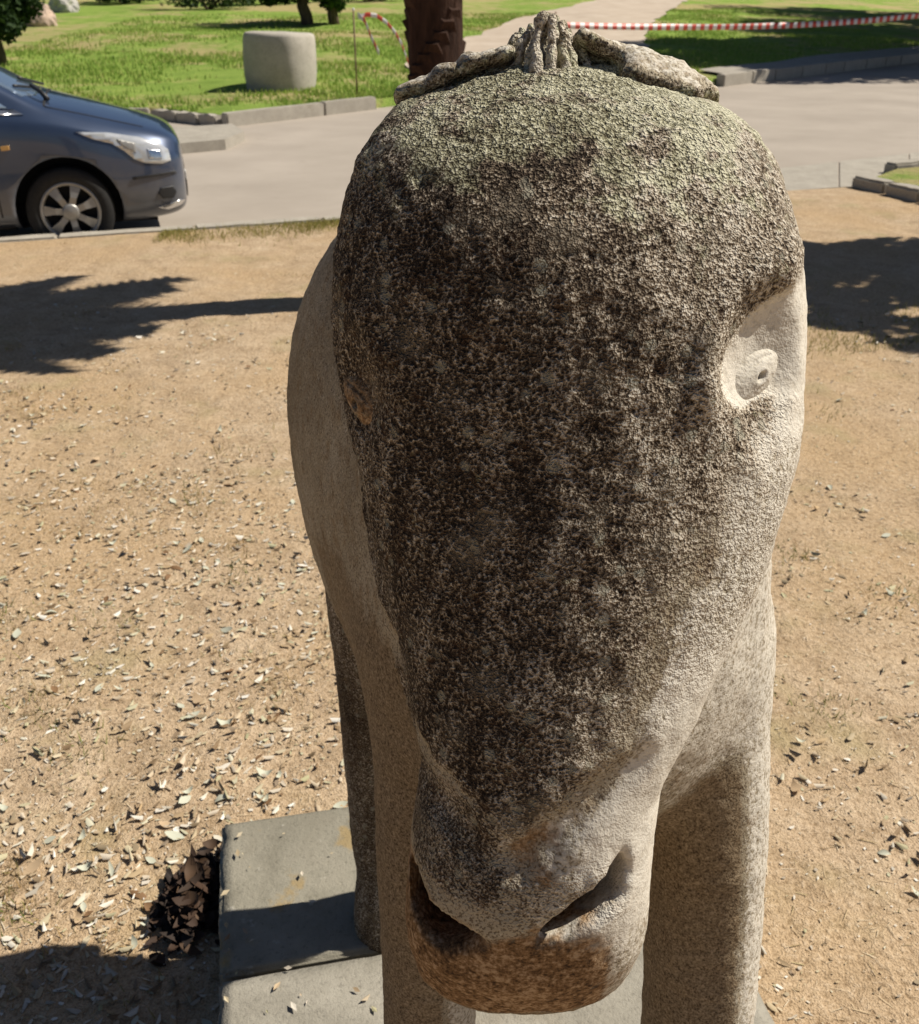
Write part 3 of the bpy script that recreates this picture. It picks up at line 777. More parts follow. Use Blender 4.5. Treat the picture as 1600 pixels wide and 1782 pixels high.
pl_ = [on_lawn(672, 140), on_lawn(700, 112), on_lawn(800, 72), on_lawn(900, 34), on_lawn(1010, 8), on_lawn(1090, -8)]
pr_ = [Vector((5.2, 21.6, 0)), on_lawn(1150, 112), on_lawn(1118, 88), on_lawn(1128, 50), on_lawn(1165, 18), on_lawn(1215, -8)]
pl_[0] = Vector((-.6, 18.2, 0))
tag(drape('path', [p.xy for p in pl_], [p.xy for p in pr_], 70, 26, .035, M_PATH, lambda x, y: path_h(x, y)), kind='structure')
sw_a = [(5.6+i*2.5, 22.35+i*2.66) for i in range(9)]; sw_b = [(5.2+i*2.5, 23.5+i*2.7) for i in range(9)]
tag(drape('pavement', sw_a, sw_b, 40, 5, .06, M_KERB, lambda x, y: lawn_h(x, y)), kind='structure')

# ================================================================== grass (stuff)
def blades(name, pts, hmin, hmax, width, mat, label, lean=.5, seed=1):
    r_ = np.random.default_rng(seed); n = len(pts); pts = np.array(pts)
    a = r_.uniform(0, 2*np.pi, n); h = r_.uniform(hmin, hmax, n); ln = r_.uniform(0, lean, n)*h; b = r_.uniform(0, 2*np.pi, n)
    w = width*r_.uniform(.6, 1.3, n)
    dx, dy = np.cos(a)*w/2, np.sin(a)*w/2
    V = np.empty((n, 3, 3))
    V[:, 0] = pts + np.stack([dx, dy, -.004+0*dx], 1); V[:, 1] = pts - np.stack([dx, dy, .004+0*dx], 1)
    V[:, 2] = pts + np.stack([np.cos(b)*ln, np.sin(b)*ln, h], 1)
    o = np_mesh(name, V.reshape(-1, 3), np.arange(n*3).reshape(-1, 3), mat)
    if label: tag(o, label, 'grass', kind='stuff')
    else: o['kind'] = 'stuff'
    return o
def leaf_mat(name, cols, rough=.7, trans=.25):
    k = NT(name); geo = k.n('ShaderNodeNewGeometry')
    c = k.ramp(geo.outputs['Random Per Island'], [(i/(len(cols)-1), c) for i, c in enumerate(cols)])
    k.out(c, rough, spec=.2)
    if trans:
        t = k.n('ShaderNodeBsdfTranslucent'); k.link(c, t.inputs['Color'])
        m = k.n('ShaderNodeMixShader'); m.inputs[0].default_value = trans
        k.link(k.b.outputs[0], m.inputs[1]); k.link(t.outputs[0], m.inputs[2])
        k.link(m.outputs[0], k.t.nodes['Material Output'].inputs['Surface'])
    return k.m
M_BLADE = leaf_mat('green_blades', [(.18, .29, .05), (.27, .41, .07), (.36, .48, .10), (.48, .47, .17)])
M_DRYB = leaf_mat('dry_blades', [(.30, .19, .08), (.46, .32, .15), (.36, .27, .11), (.25, .24, .08), (.55, .42, .24)])
path_poly = [(p.x, p.y) for p in pl_]+[(p.x, p.y) for p in pr_[::-1]]
def inside(x, y, poly):
    c = False; j = len(poly)-1
    for i in range(len(poly)):
        if (poly[i][1] > y) != (poly[j][1] > y) and x < (poly[j][0]-poly[i][0])*(y-poly[i][1])/(poly[j][1]-poly[i][1])+poly[i][0]: c = not c
        j = i
    return c
pts = []
while len(pts) < 60000:
    d = random.random()**1.7*24+.14; x = random.uniform(-11, 15)
    y = yfront(x)+d
    if noise.noise((x*.35, y*.35, 1))+noise.noise((x*1.4, y*1.4, 4))*.5+random.uniform(-.35, .35) < .02: continue
    if inside(x, y, path_poly): continue
    if x > 5 and y-yfront(x) < 1.6: continue
    pts.append((x, y, lawn_h(x, y)))
blades('lawn_blades', pts, .03, .10, .03, M_BLADE, 'short green grass of the lawn across the road', seed=2)

# ================================================================== plinth surroundings: litter
M_LEAF = [leaf_mat('bleached_leaf', [(.60, .58, .47), (.72, .69, .60), (.50, .52, .40), (.66, .60, .50)], trans=.1),
          leaf_mat('tan_leaf', [(.46, .33, .19), (.56, .42, .27), (.40, .27, .14)], trans=.1),
          leaf_mat('brown_leaf', [(.16, .09, .045), (.24, .14, .07), (.11, .065, .035)], trans=.05)]
for m in M_LEAF:   # per-object colour for single leaves
    pass
def leaf_geo(L, W, curl, fold, seed):
    r_ = random.Random(seed); vs = []
    st = [(-.5, .04), (-.3, .62), (-.05, 1.0), (.22, .8), (.42, .35), (.5, .03)]
    for t, w in st:
        zc_ = curl*(t*t)*L*1.6
        for s in (-1, 0, 1):
            vs.append((t*L, s*w*W/2*(1+r_.uniform(-.12, .12)), zc_ + (abs(s)*fold*w*W/2) + r_.uniform(-.03, .03)*W))
    fs = []
    for i in range(len(st)-1):
        for s in (0, 1): a = i*3+s; fs.append((a, a+1, a+4, a+3))
    return vs, fs
def plinth_inside(x, y, m=.0):
    dx, dy = x-pc_.x, y-pc_.y
    a = dx*math.cos(pyaw)+dy*math.sin(pyaw); b = -dx*math.sin(pyaw)+dy*math.cos(pyaw)
    return abs(a) < .45+m and abs(b) < .71+m
def litter_density(x, y):
    d = .38+.75*noise.noise((x*.9, y*.9, 21))+.75*noise.noise((x*2.6, y*2.6, 3))+.4*noise.noise((x*8, y*8, 13))
    if x < -.1 and 1.4 < y < 4.2: d += .30+.5*noise.noise((x*4.5, y*4.5, 8))
    if x > .1: d -= .15
    if y > 4.6: d -= .30
    return d
def scatter(n, y0, y1, dens=True, pw=1.0):
    out = []
    while len(out) < n:
        y = y0+(y1-y0)*random.random()**pw; hwid = .55*y+.7
        x = random.uniform(-hwid, hwid)
        if y > ykerb(x)-.25 or plinth_inside(x, y, .01): continue
        if dens and random.random() > litter_density(x, y): continue
        out.append((x, y))
    return out
leaf_meshes = []
for i in range(12):
    v, f = leaf_geo(random.uniform(.028, .055), random.uniform(.012, .024), random.uniform(-.5, 1.4), random.uniform(-.2, .6), i)
    me = bpy.data.meshes.new('fallen_leaf'); me.from_pydata(v, [], f); me.update()
    me.polygons.foreach_set('use_smooth', [True]*len(f))
    me.materials.append(M_LEAF[[0, 0, 0, 1, 0, 2][i % 6]]); leaf_meshes.append(me)
for i, (x, y) in enumerate(scatter(290, 1.05, 4.6, pw=1.2)):
    o = bpy.data.objects.new('fallen_leaf', leaf_meshes[i % 12]); C.objects.link(o)
    o.location = (x, y, dirt_h(x, y)+.006); o.rotation_euler = (random.uniform(-.35, .35), random.uniform(-.35, .35), random.uniform(0, 6.28))
    sc = random.uniform(.55, 1.1); o.scale = (sc, sc, sc)
    kindw = ['bleached pale', 'bleached pale', 'bleached pale', 'tan', 'bleached pale', 'dark brown'][(i % 12) % 6]
    where = 'right of the donkey' if x > .3 else ('left of the slab' if y < 1.7 else ('far left of the donkey' if x < -.9 else 'behind the slab'))
    tag(o, kindw+' dry leaf on the dirt '+where, 'leaf', 'fallen leaves scattered over the dirt')
def litter(name, n, y0, y1, smin, smax, mats, label, seed, pw=1.0, dens=True, wlo=.3, whi=.9, curl=1.0):
    r_ = np.random.default_rng(seed); P2 = np.array(scatter(n, y0, y1, dens, pw))
    z = np.array([dirt_h(x, y) for x, y in P2])
    L = smin+(smax-smin)*r_.uniform(0, 1, n)**2.2; W = L*r_.uniform(wlo, whi, n); a = r_.uniform(0, 6.28, n)
    ux, uy = np.cos(a), np.sin(a); V = np.empty((n, 6, 3)); tx, ty = r_.normal(0, .22, n), r_.normal(0, .22, n); cu_ = r_.uniform(-.5, 1.2, n)*curl; tx *= curl; ty *= curl
    for i in range(6):
        q = i*math.pi/3; rad = r_.uniform(.55, 1.25, n)
        s0, t0 = math.cos(q)*.5*rad, math.sin(q)*.5*rad
        V[:, i, 0] = P2[:, 0]+ux*L*s0-uy*W*t0; V[:, i, 1] = P2[:, 1]+uy*L*s0+ux*W*t0
        V[:, i, 2] = z+.002+np.abs(tx*L*s0+ty*W*t0)+cu_*L*s0*s0*.8
    Fl = (np.arange(n)[:, None, None]*6+np.array([[0, 1, 2, 3], [0, 3, 4, 5]])[None]).reshape(-1, 4)
    o = np_mesh(name, V.reshape(-1, 3), Fl, mats)
    return tag(o, label, 'litter', kind='stuff')
M_FLK = leaf_mat('litter_flakes', [(.66, .60, .49), (.20, .13, .07), (.50, .38, .24), (.76, .73, .65), (.36, .26, .15), (.60, .50, .36), (.40, .38, .22), (.70, .66, .56), (.15, .10, .055), (.50, .42, .28), (.44, .31, .17)], trans=0)
litter('leaf_litter', 17000, .95, 5.6, .004, .034, M_FLK, 'dense scatter of small dry leaf flakes on the dirt', 4, pw=1.15, wlo=.16, whi=.55, curl=1.6)
litter('soil_crumbs', 14000, .9, 6.5, .004, .014, M_FLK, 'fine crumbs and twigs strewn over the dirt', 5, pw=1.2, dens=False)
litter('straw_litter', 13000, .95, 6.0, .008, .045, leaf_mat('straw', [(.62, .50, .33), (.50, .37, .21), (.70, .60, .44), (.34, .23, .12), (.45, .38, .20)], trans=0), 'thin dry straw and twigs lying over the dirt', 15, pw=1.1, dens=False, wlo=.03, whi=.08, curl=.12)
pts = []
for x, y in scatter(1100, 1.1, 7.2, pw=.9):
    if noise.noise((x*1.5, y*1.5, 33)) < .05: continue
    for j in range(16):
        xx, yy = x+random.gauss(0, .028), y+random.gauss(0, .028)
        if plinth_inside(xx, yy): continue
        pts.append((xx, yy, dirt_h(xx, yy)))
blades('dry_grass', pts, .008, .032, .003, M_DRYB, 'thin dry grass tufts growing from the dirt', lean=1.6, seed=6)
# greener tufts along the near kerb and in the shade at the right
pts = []
for i in range(16000):
    if i % 3:
        f = random.random(); x = random.uniform(-2.2, .2); y = ykerb(x)-.16-abs(random.gauss(0, .22))
    else:
        x = random.uniform(1.4, 4.5); y = 4.55+(x-1.6)*.35+abs(random.gauss(.25, .35))
    if noise.noise((x*2, y*2, 8))+random.uniform(-.3, .3) < 0: continue
    pts.append((x, y, dirt_h(x, y)))
blades('verge_grass', pts, .012, .05, .005, leaf_mat('verge_blades', [(.20, .22, .04), (.33, .30, .08), (.42, .34, .13), (.14, .19, .03)]), 'sparse yellow green grass on the near verge', lean=1.0, seed=9)
pts = []
for (wx, wy, wr) in [(*at_z(u, v, 0).xy, r_) for u, v, r_ in ((1585, 1030, .05), (1440, 1235, .05), (1390, 960, .06), (5, 1085, .05), (210, 1080, .06), (150, 1310, .05), (15, 1585, .03), (420, 1000, .05), (1560, 600, .12), (60, 1250, .05), (1450, 720, .07), (340, 870, .06))]:
    for j in range(70):
        xx, yy = random.gauss(wx, wr), random.gauss(wy, wr)
        if not plinth_inside(xx, yy): pts.append((xx, yy, dirt_h(xx, yy)))
blades('weed_tufts', pts, .008, .030, .004, leaf_mat('weed_blades', [(.10, .15, .03), (.19, .22, .05), (.30, .28, .10), (.15, .20, .05)]), 'small green weeds dotted over the dirt', lean=1.2, seed=14)
fl = []
for i in range(46):
    a_ = random.uniform(-.44, -.05)+0*i; b_2 = random.uniform(-.1, .69)
    if random.random() < .5: a_ = -.44+abs(random.gauss(0, .04))
    px_ = pc_.x+a_*math.cos(pyaw)-b_2*math.sin(pyaw); py_ = pc_.y+a_*math.sin(pyaw)+b_2*math.cos(pyaw); L = random.uniform(.006, .022); t_ = random.uniform(0, 6.28)
    fl.append(([(px_+math.cos(t_+q)*L*w, py_+math.sin(t_+q)*L*w, PL_TOP+.004+random.uniform(0, .3)*L) for q, w in ((0, .5), (1.57, .22), (3.14, .5), (4.71, .22))], [(0, 1, 2, 3)]))
tag(mesh_obj('slab_litter', *join_data(fl), M_FLK, None, False), 'few dry leaf crumbs lying on the concrete slab', 'litter', kind='stuff')
# heap of dark dead leaves against the slab
hb_ = at_z(345, 1575, 0.0)
heap = []
for i in range(300):
    a = random.gauss(0, .030); b = random.gauss(0, .052)
    x = hb_.x+a*1.0; y = hb_.y+b
    if plinth_inside(x, y, .004): continue
    hgt_ = .075*math.exp(-(a/.045)**2-(b/.09)**2)
    v, f = leaf_geo(random.uniform(.03, .06), random.uniform(.014, .026), random.uniform(-.3, 1.0), random.uniform(0, .6), i)
    M = Matrix.Translation((x, y, .004+hgt_*random.random())) @ Matrix.Rotation(random.uniform(0, 6.28), 4, 'Z') @ Matrix.Rotation(random.uniform(-.7, .7), 4, 'X') @ Matrix.Rotation(random.uniform(-.5, .5), 4, 'Y')
    heap.append(([tuple(M @ Vector(p)) for p in v], f))
v, f = join_data(heap)
tag(mesh_obj('leaf_heap', v, f, leaf_mat('rotting_leaves', [(.035, .022, .016), (.06, .035, .022), (.025, .02, .018), (.10, .06, .035)], trans=0)), 'heap of dark rotting leaves beside the concrete slab', 'leaf heap', kind='stuff')

# ================================================================== concrete drum across the road
def drum():
    vs, fs = [], []; n = 40
    prof = [(.54, -.05), (.555, .05), (.58, .28), (.585, .50), (.57, .74), (.555, .87), (.54, .905), (.505, .925), (.30, .935), (.0, .935)]
    for r_, z in prof:
        for k_ in range(n):
            a = 2*math.pi*k_/n; q = min(1.3, 1/max(abs(math.cos(a+.55)), abs(math.sin(a+.55)))**.24)*.99
            rr = r_*q*(1+.018*noise.noise((math.cos(a)*2, math.sin(a)*2, z*3)))
            vs.append((rr*math.cos(a), rr*math.sin(a), z+.012*noise.noise((math.cos(a)*r_*4, math.sin(a)*r_*4, 3))))
    for i in range(len(prof)-1):
        for k_ in range(n): a, b = i*n+k_, i*n+(k_+1) % n; fs.append((a, b, b+n, a+n))
    return vs, fs
pb = on_lawn(490, 152); sc = (pb - Vector((0, 0, CAM_H))).length
v, f = drum(); o = mesh_obj('concrete_drum', v, f, M_BLOCK, None, True, (pb.x, pb.y, pb.z-.02), .2)
wd = 124/F_PX*(pb.y*math.cos(PITCH)+(CAM_H-pb.z)*math.sin(PITCH)); o.scale = (wd/1.2, wd/1.2, wd/1.2*.92); o.rotation_euler[1] = R(2)
tag(o, 'squat round concrete block standing on the lawn across the road', 'block')

# ================================================================== trees
def bark(name, lo, hi):
    k = NT(name); mp = k.n('ShaderNodeMapping'); mp.inputs['Scale'].default_value = (1, 1, .25); k.link(k.coord(), mp.inputs[0])
    f = k.noise(14, 5, .7, mp.outputs[0]); c = k.ramp(f, [(.3, lo), (.7, hi)])
    return k.out(c, .9, k.bump(f, .9, .03), spec=.1)
M_BARK = bark('bark', (.06, .045, .03), (.17, .13, .09))
M_PALMB = bark('palm_bark', (.022, .013, .010), (.075, .042, .03))
M_LEAFG = leaf_mat('tree_leaves', [(.03, .07, .015), (.06, .12, .022), (.09, .16, .03), (.045, .09, .02)])
M_LEAFD = leaf_mat('dark_leaves', [(.018, .04, .012), (.035, .07, .018), (.055, .095, .022)])
def make_tree(name, label, loc, H, tr, crown_r, crown_h, n_leaf, leaf, mat, trunk_frac=.45, seed=0, group=None, limbs=8, lean=(0, 0), squash=.75):
    r_ = random.Random(seed); root = tag(empty(name, loc), label, 'tree', group)
    tp = H*trunk_frac; pts, rad = [], []
    for i in range(7):
        f = i/6; pts.append((lean[0]*f+r_.uniform(-.04, .04)*tp*(i > 0), lean[1]*f+r_.uniform(-.04, .04)*tp*(i > 0), tp*f-.1*(i == 0))); rad.append(tr*(1.25-.55*f))
    parts = [tube_data(pts, rad, 10)]
    cc = Vector((lean[0], lean[1], crown_h)); tips = []
    for i in range(limbs):
        a = 6.283*i/limbs+r_.uniform(-.4, .4); e = r_.uniform(-.35, .9)
        tip = cc + Vector((math.cos(a)*math.cos(e), math.sin(a)*math.cos(e), math.sin(e)*squash))*crown_r*r_.uniform(.6, .95)
        b0 = Vector(pts[r_.choice((4, 5, 6))]); mid_ = b0.lerp(tip, .5)+Vector((0, 0, r_.uniform(0, .15)*crown_r))
        parts.append(tube_data([b0, b0.lerp(mid_, .5)+Vector((r_.uniform(-.1, .1), r_.uniform(-.1, .1), 0))*crown_r*.5, mid_, tip], [tr*.55, tr*.4, tr*.26, tr*.08], 7))
        tips += [tip, mid_]
    v, f = join_data(parts); mesh_obj('trunk', v, f, M_BARK, root)
    cl = [cc + Vector((r_.gauss(0, 1), r_.gauss(0, 1), r_.gauss(0, 1)*squash)).normalized()*crown_r*r_.uniform(.25, .95) for _ in range(limbs*3)]
    cl = [Vector((c.x, c.y, cc.z+(c.z-cc.z)*squash)) for c in cl]+tips
    g = np.random.default_rng(seed); n = n_leaf
    ci = g.integers(0, len(cl), n); Cc = np.array([tuple(c) for c in cl])[ci]; sz = g.uniform(.14, .34, len(cl))[ci]*crown_r
    dd = g.normal(0, 1, (n, 3)); dd /= np.linalg.norm(dd, axis=1)[:, None]; P0 = Cc+dd*(sz*g.uniform(.2, 1, n)**.5)[:, None]
    A = g.normal(0, 1, (n, 3)); A[:, 2] *= .6; A /= np.linalg.norm(A, axis=1)[:, None]; B = np.cross(A, g.normal(0, 1, (n, 3))); B /= np.linalg.norm(B, axis=1)[:, None]
    L = (leaf*g.uniform(.6, 1.3, n))[:, None]
    V = np.stack([P0-A*L*.5, P0-B*L*.28, P0+A*L*.5, P0+B*L*.28], 1)
    np_mesh('crown', V.reshape(-1, 3), np.arange(n*4).reshape(-1, 4), mat, root)
    return root
# palm right behind the statue
pb = Vector((-.115, 5.75, 0)); PH = 3.3
palm = tag(empty('palm_tree', pb), 'palm with stubby dark trunk standing behind the stone donkey', 'tree')
pts = [(0.02*math.sin(i*.8), 0.01*i, PH*i/12-.15*(i == 0)) for i in range(13)]
trk = mesh_obj('trunk', *tube_data(pts, [.158-.0015*i if i else .18 for i in range(13)], 18), M_PALMB, palm)
stub = []
for j in range(60):
    z = .15+j*.052
    for i in range(3):
        a = j*2.399+i*2.094; c0 = Vector((math.cos(a), math.sin(a), 0)); t_ = Vector((-math.sin(a), math.cos(a), 0)); r0 = .140
        c = Vector((0.02*math.sin(z/PH*9.6), .12*z/PH, z)); L = random.uniform(.012, .032)
        p = [c+c0*r0-t_*.055, c+c0*r0+t_*.055, c+c0*(r0+L)+t_*.03+Vector((0, 0, .055)), c+c0*(r0+L)-t_*.03+Vector((0, 0, .055)), c+c0*r0-t_*.04+Vector((0, 0, .07)), c+c0*r0+t_*.04+Vector((0, 0, .07))]
        stub.append(([tuple(q) for q in p], [(0, 1, 2, 3), (3, 2, 5, 4), (0, 3, 4), (1, 5, 2)]))
v, f = join_data(stub); o = mesh_obj('leaf_base', v, f, M_PALMB, palm, False); o['kind'] = 'stuff'
for i in range(46):
    a = i*2.399; e = R(80-i*1.9); Lf = random.uniform(.8, 1.1); pts = []; fr = []
    for j in range(9):
        s = j/8; r_ = Lf*s*math.cos(e)*(1-.12*s) ; z = PH+Lf*s*math.sin(e)-.55*Lf*s*s*(1.15-math.sin(e))
        pts.append(Vector((math.cos(a)*r_, math.sin(a)*r_+.12, z)))
    fr.append(tube_data(pts, [.022*(1-.85*j/8) for j in range(9)], 6))
    side = Vector((-math.sin(a), math.cos(a), 0))
    for j in range(1, 9):
        for h_ in (0, .33, .67):
            if j == 8 and h_: continue
            p = pts[j].lerp(pts[min(j+1, 8)], h_); d = (pts[j]-pts[j-1]).normalized(); Ll = .36*math.sin(math.pi*min(.95, .18+.75*j/8))
            for s in (-1, 1):
                tip = p+side*s*Ll*.8+d*Ll*.5-Vector((0, 0, .12*Ll)); wv = d*.042
                fr.append(([tuple(p-wv), tuple(p+wv), tuple(p.lerp(tip, .55)+wv*.9), tuple(tip)], [(0, 1, 2, 3)]))
    v, f = join_data(fr); mesh_obj('frond', v, f, M_LEAFG, palm, False)
# shade trees beside the frame, whose shadows lie on the dirt and on the far lawn
make_tree('shade_tree', 'leafy tree right of the view shading the dirt', (5.75, 6.75, 0), 4.2, .10, 1.3, 3.15, 20000, .13, M_LEAFG, .5, 11, 'shade trees along the road')
make_tree('shade_tree', 'broad tree shading the far lawn right of the path', (15.6, 31.5, lawn_h(15.6, 31.5)), 9, .22, 5.4, 6.6, 26000, .38, M_LEAFD, .45, 12, 'shade trees along the road', 12)
make_tree('shade_tree', 'tall tree behind the broad tree on the right lawn', (21.5, 41, lawn_h(21.5, 41)), 10, .24, 6.8, 7.0, 26000, .46, M_LEAFD, .45, 13, 'shade trees along the road', 12)
make_tree('shade_tree', 'farthest tree on the right lawn', (27, 54, lawn_h(27, 54)), 10, .26, 7.5, 7.5, 20000, .5, M_LEAFD, .45, 15, 'shade trees along the road', 14)
make_tree('shade_tree', 'tree nearest the road on the right lawn', (12.4, 27.6, lawn_h(12.4, 27.6)), 7, .18, 3.4, 5.4, 16000, .30, M_LEAFD, .45, 14, 'shade trees along the road', 12)
# trees and shrubs across the lawn
p = on_lawn(536, 44); make_tree('park_tree', 'dark small tree with forked trunk at the back of the lawn', p, 4.2, .17, 1.8, 1.65, 8000, .22, M_LEAFD, .4, 21, 'trees at the back of the lawn', lean=(-.3, 0))
p = on_lawn(583, 42); make_tree('park_tree', 'thin stemmed small tree right of the fork trunked one', p, 4.0, .15, 1.5, 1.75, 7000, .22, M_LEAFG, .4, 22, 'trees at the back of the lawn')
p = on_lawn(-2, 112); make_tree('park_tree', 'dense dark tree at the left edge behind the car', p, 4.0, .14, 1.05, 1.05, 14000, .13, M_LEAFD, .3, 23, 'trees at the back of the lawn')
def shrub(u, v, w, h, label, mat, seed):
    p = on_lawn(u, v); r_ = random.Random(seed); root = tag(empty('shrub', p), label, 'shrub', 'shrubs at the back of the lawn')
    parts = [tube_data([(0, 0, -.1), (math.cos(a)*w*.2, math.sin(a)*w*.2, h*.35), (math.cos(a)*w*.35, math.sin(a)*w*.35, h*.8)], [.05, .035, .012], 6) for a in (0, 1.3, 2.5, 3.7, 5)]
    mesh_obj('stem', *join_data(parts), M_BARK, root)
    g = np.random.default_rng(seed); n = 3500
    th = g.uniform(0, 6.283, n); rr = g.uniform(.3, 1, n)**.5; zz = g.uniform(.05, 1, n); lump = 1+.25*np.sin(th*3+seed)+.15*np.sin(th*7+zz*9)
    P0 = np.stack([np.cos(th)*w/2*rr*lump*np.sqrt(1-(zz-.4)**2*1.8*.8), np.sin(th)*w/2*rr*lump*.8, zz*h*lump], 1)
    A = g.normal(0, 1, (n, 3)); A /= np.linalg.norm(A, axis=1)[:, None]; B = np.cross(A, g.normal(0, 1, (n, 3))); B /= np.linalg.norm(B, axis=1)[:, None]
    L = g.uniform(.09, .2, n)[:, None]; V = np.stack([P0-A*L*.5, P0-B*L*.3, P0+A*L*.5, P0+B*L*.3], 1)
    np_mesh('foliage', V.reshape(-1, 3), np.arange(n*4).reshape(-1, 4), mat, root)
shrub(365, 16, 3.4, 1.9, 'wide dark shrub at the back of the lawn above the drum', M_LEAFD, 31)
shrub(215, 6, 2.6, 1.6, 'low dark shrub at the back of the lawn above the car', M_LEAFD, 32)
shrub(460, 8, 2.8, 1.7, 'mid green shrub left of the fork trunked tree', M_LEAFG, 33)
shrub(640, 2, 3.0, 1.5, 'mid green shrub behind the striped tape', M_LEAFG, 34)
n = 16000; g = np.random.default_rng(77); xx = g.uniform(-60, 110, n); hh = 7+2.5*np.sin(xx*.31)+1.5*np.sin(xx*.83)
P0 = np.stack([xx, 88+np.maximum(xx, 0)*.9+g.normal(0, 2.2, n), 1.8+hh*g.uniform(0, 1, n)**.8], 1); A = g.normal(0, 1, (n, 3)); A /= np.linalg.norm(A, axis=1)[:, None]; B = np.cross(A, g.normal(0, 1, (n, 3))); B /= np.linalg.norm(B, axis=1)[:, None]
L = g.uniform(.8, 1.6, n)[:, None]; V = np.stack([P0-A*L*.5, P0-B*L*.35, P0+A*L*.5, P0+B*L*.35], 1)
tag(np_mesh('far_woodland', V.reshape(-1, 3), np.arange(n*4).reshape(-1, 4), M_LEAFD), 'dark band of woodland closing the park far behind', 'woodland', kind='stuff')
# pale boulders near the left tree
for i, (u, v, w, lab) in enumerate(((70, 46, 62, 'large pinkish boulder at the upper left of the lawn'), (112, 22, 46, 'smaller grey boulder behind the pinkish one'))):
    p = on_lawn(u, v); dep = p.y*math.cos(PITCH)+(CAM_H-p.z)*math.sin(PITCH); W = w*dep/F_PX
    bm = bmesh.new(); bmesh.ops.create_icosphere(bm, subdivisions=4, radius=.5)
    for vv in bm.verts: vv.co *= 1+.35*noise.noise(vv.co*2.3+Vector((i*5, 0, 0)))+.12*noise.noise(vv.co*7)
    o = bm_obj('boulder', bm, plain('boulder_stone_%d' % i, ((.48, .36, .28), (.42, .40, .37))[i], .9, scale=4, bump=.5), None, False, (p.x, p.y, p.z+W*.22)); o.scale = (W, W*.8, W*.85)
    tag(o, lab, 'boulder', 'boulders on the lawn')

# ================================================================== barrier tape on rods
k = NT('barrier_tape_stripes'); uvn = k.n('ShaderNodeAttribute', attribute_name='run')
st_ = k.math('FRACT', k.math('MULTIPLY', uvn.outputs['Fac'], 4.6)); c = k.mix(k.step(st_, .47, .53), (.78, .74, .70), (.62, .09, .06))
M_TAPE = k.out(c, .45, spec=.4)
def tape(name, pts, w, label, group):
    pts = [Vector(p) for p in pts]; run = 0; V = []; rn = []
    for i, p in enumerate(pts):
        if i: run += (p-pts[i-1]).length
        tw = .35*math.sin(run*1.1); n_ = Vector((0, math.sin(tw), math.cos(tw)))*w/2
        V += [tuple(p-n_), tuple(p+n_)]; rn += [run, run]
    Fc = [(2*i, 2*i+2, 2*i+3, 2*i+1) for i in range(len(pts)-1)]
    o = mesh_obj(name, V, Fc, M_TAPE); a = o.data.attributes.new('run', 'FLOAT', 'POINT'); a.data.foreach_set('value', rn)
    sm = o.modifiers.new('thickness', 'SOLIDIFY'); sm.thickness = .002
    return tag(o, label, 'tape', group)
M_ROD = plain('rusty_rod', (.20, .12, .08), .7, .3)
def rod(u, v, h, label):
    p = on_lawn(u, v); r_ = tag(empty('tape_rod', p), label, 'rod', 'rods carrying the barrier tape')
    mesh_obj('shaft', *tube_data([(0, 0, -.2), (0, 0, h)], [.014, .014], 8), M_ROD, r_)
    mesh_obj('cap', *tube_data([(0, 0, h+.003), (0, 0, h+.03), (0, 0, h+.045)], [.022, .022, .01], 8), plain('rod_cap_%d' % u, (.75, .72, .66), .5), r_)
    return p
p1 = rod(622, 168, 1.30, 'thin rod with torn tape left of the palm'); p2 = Vector((1.85, 21.2, -.1))
pr2 = tag(empty('tape_rod', p2), 'thin rod half hidden behind the donkey forelock', 'rod', 'rods carrying the barrier tape')
mesh_obj('shaft', *tube_data([(0, 0, -.2), (0, 0, 1.32)], [.014, .014], 8), M_ROD, pr2)
pe_ = at_t(1780, 6, 24.0)
p3 = Vector((pe_.x, pe_.y, -.17)); pr3 = tag(empty('tape_rod', p3), 'thin rod at the right end of the long tape', 'rod', 'rods carrying the barrier tape')
mesh_obj('shaft', *tube_data([(0, 0, 0), (0, 0, pe_.z+.25)], [.014, .014], 8), M_ROD, pr3)
mesh_obj('foot_plate', *tube_data([(0, 0, 0.001), (0, 0, .04)], [.16, .15], 16), M_ROD, pr3)
A_ = at_t(960, 44, (p2.y*math.cos(PITCH)+1.7*math.sin(PITCH)-.3)); n = 60
tape('barrier_tape', [A_.lerp(pe_, i/n)-Vector((0, 0, .22*math.sin(math.pi*i/n))) for i in range(n+1)], .12, 'long red and white striped tape stretched above the road at right', 'barrier tapes')
dep = p1.y*math.cos(PITCH)+(CAM_H-.6)*math.sin(PITCH)
tape('barrier_tape', [at_t(u, v, dep) for u, v in ((623, 26), (634, 34), (640, 48), (645, 62), (652, 76), (660, 92))], .09, 'torn red and white tape end hanging from the thin rod', 'barrier tapes')
tape('barrier_tape', [at_t(u, v, dep) for u, v in ((624, 30), (640, 25), (655, 27), (672, 38), (688, 56), (699, 76), (706, 95), (712, 112), (726, 122), (745, 126))], .07, 'loose tape sagging from the thin rod to the ground', 'barrier tapes')

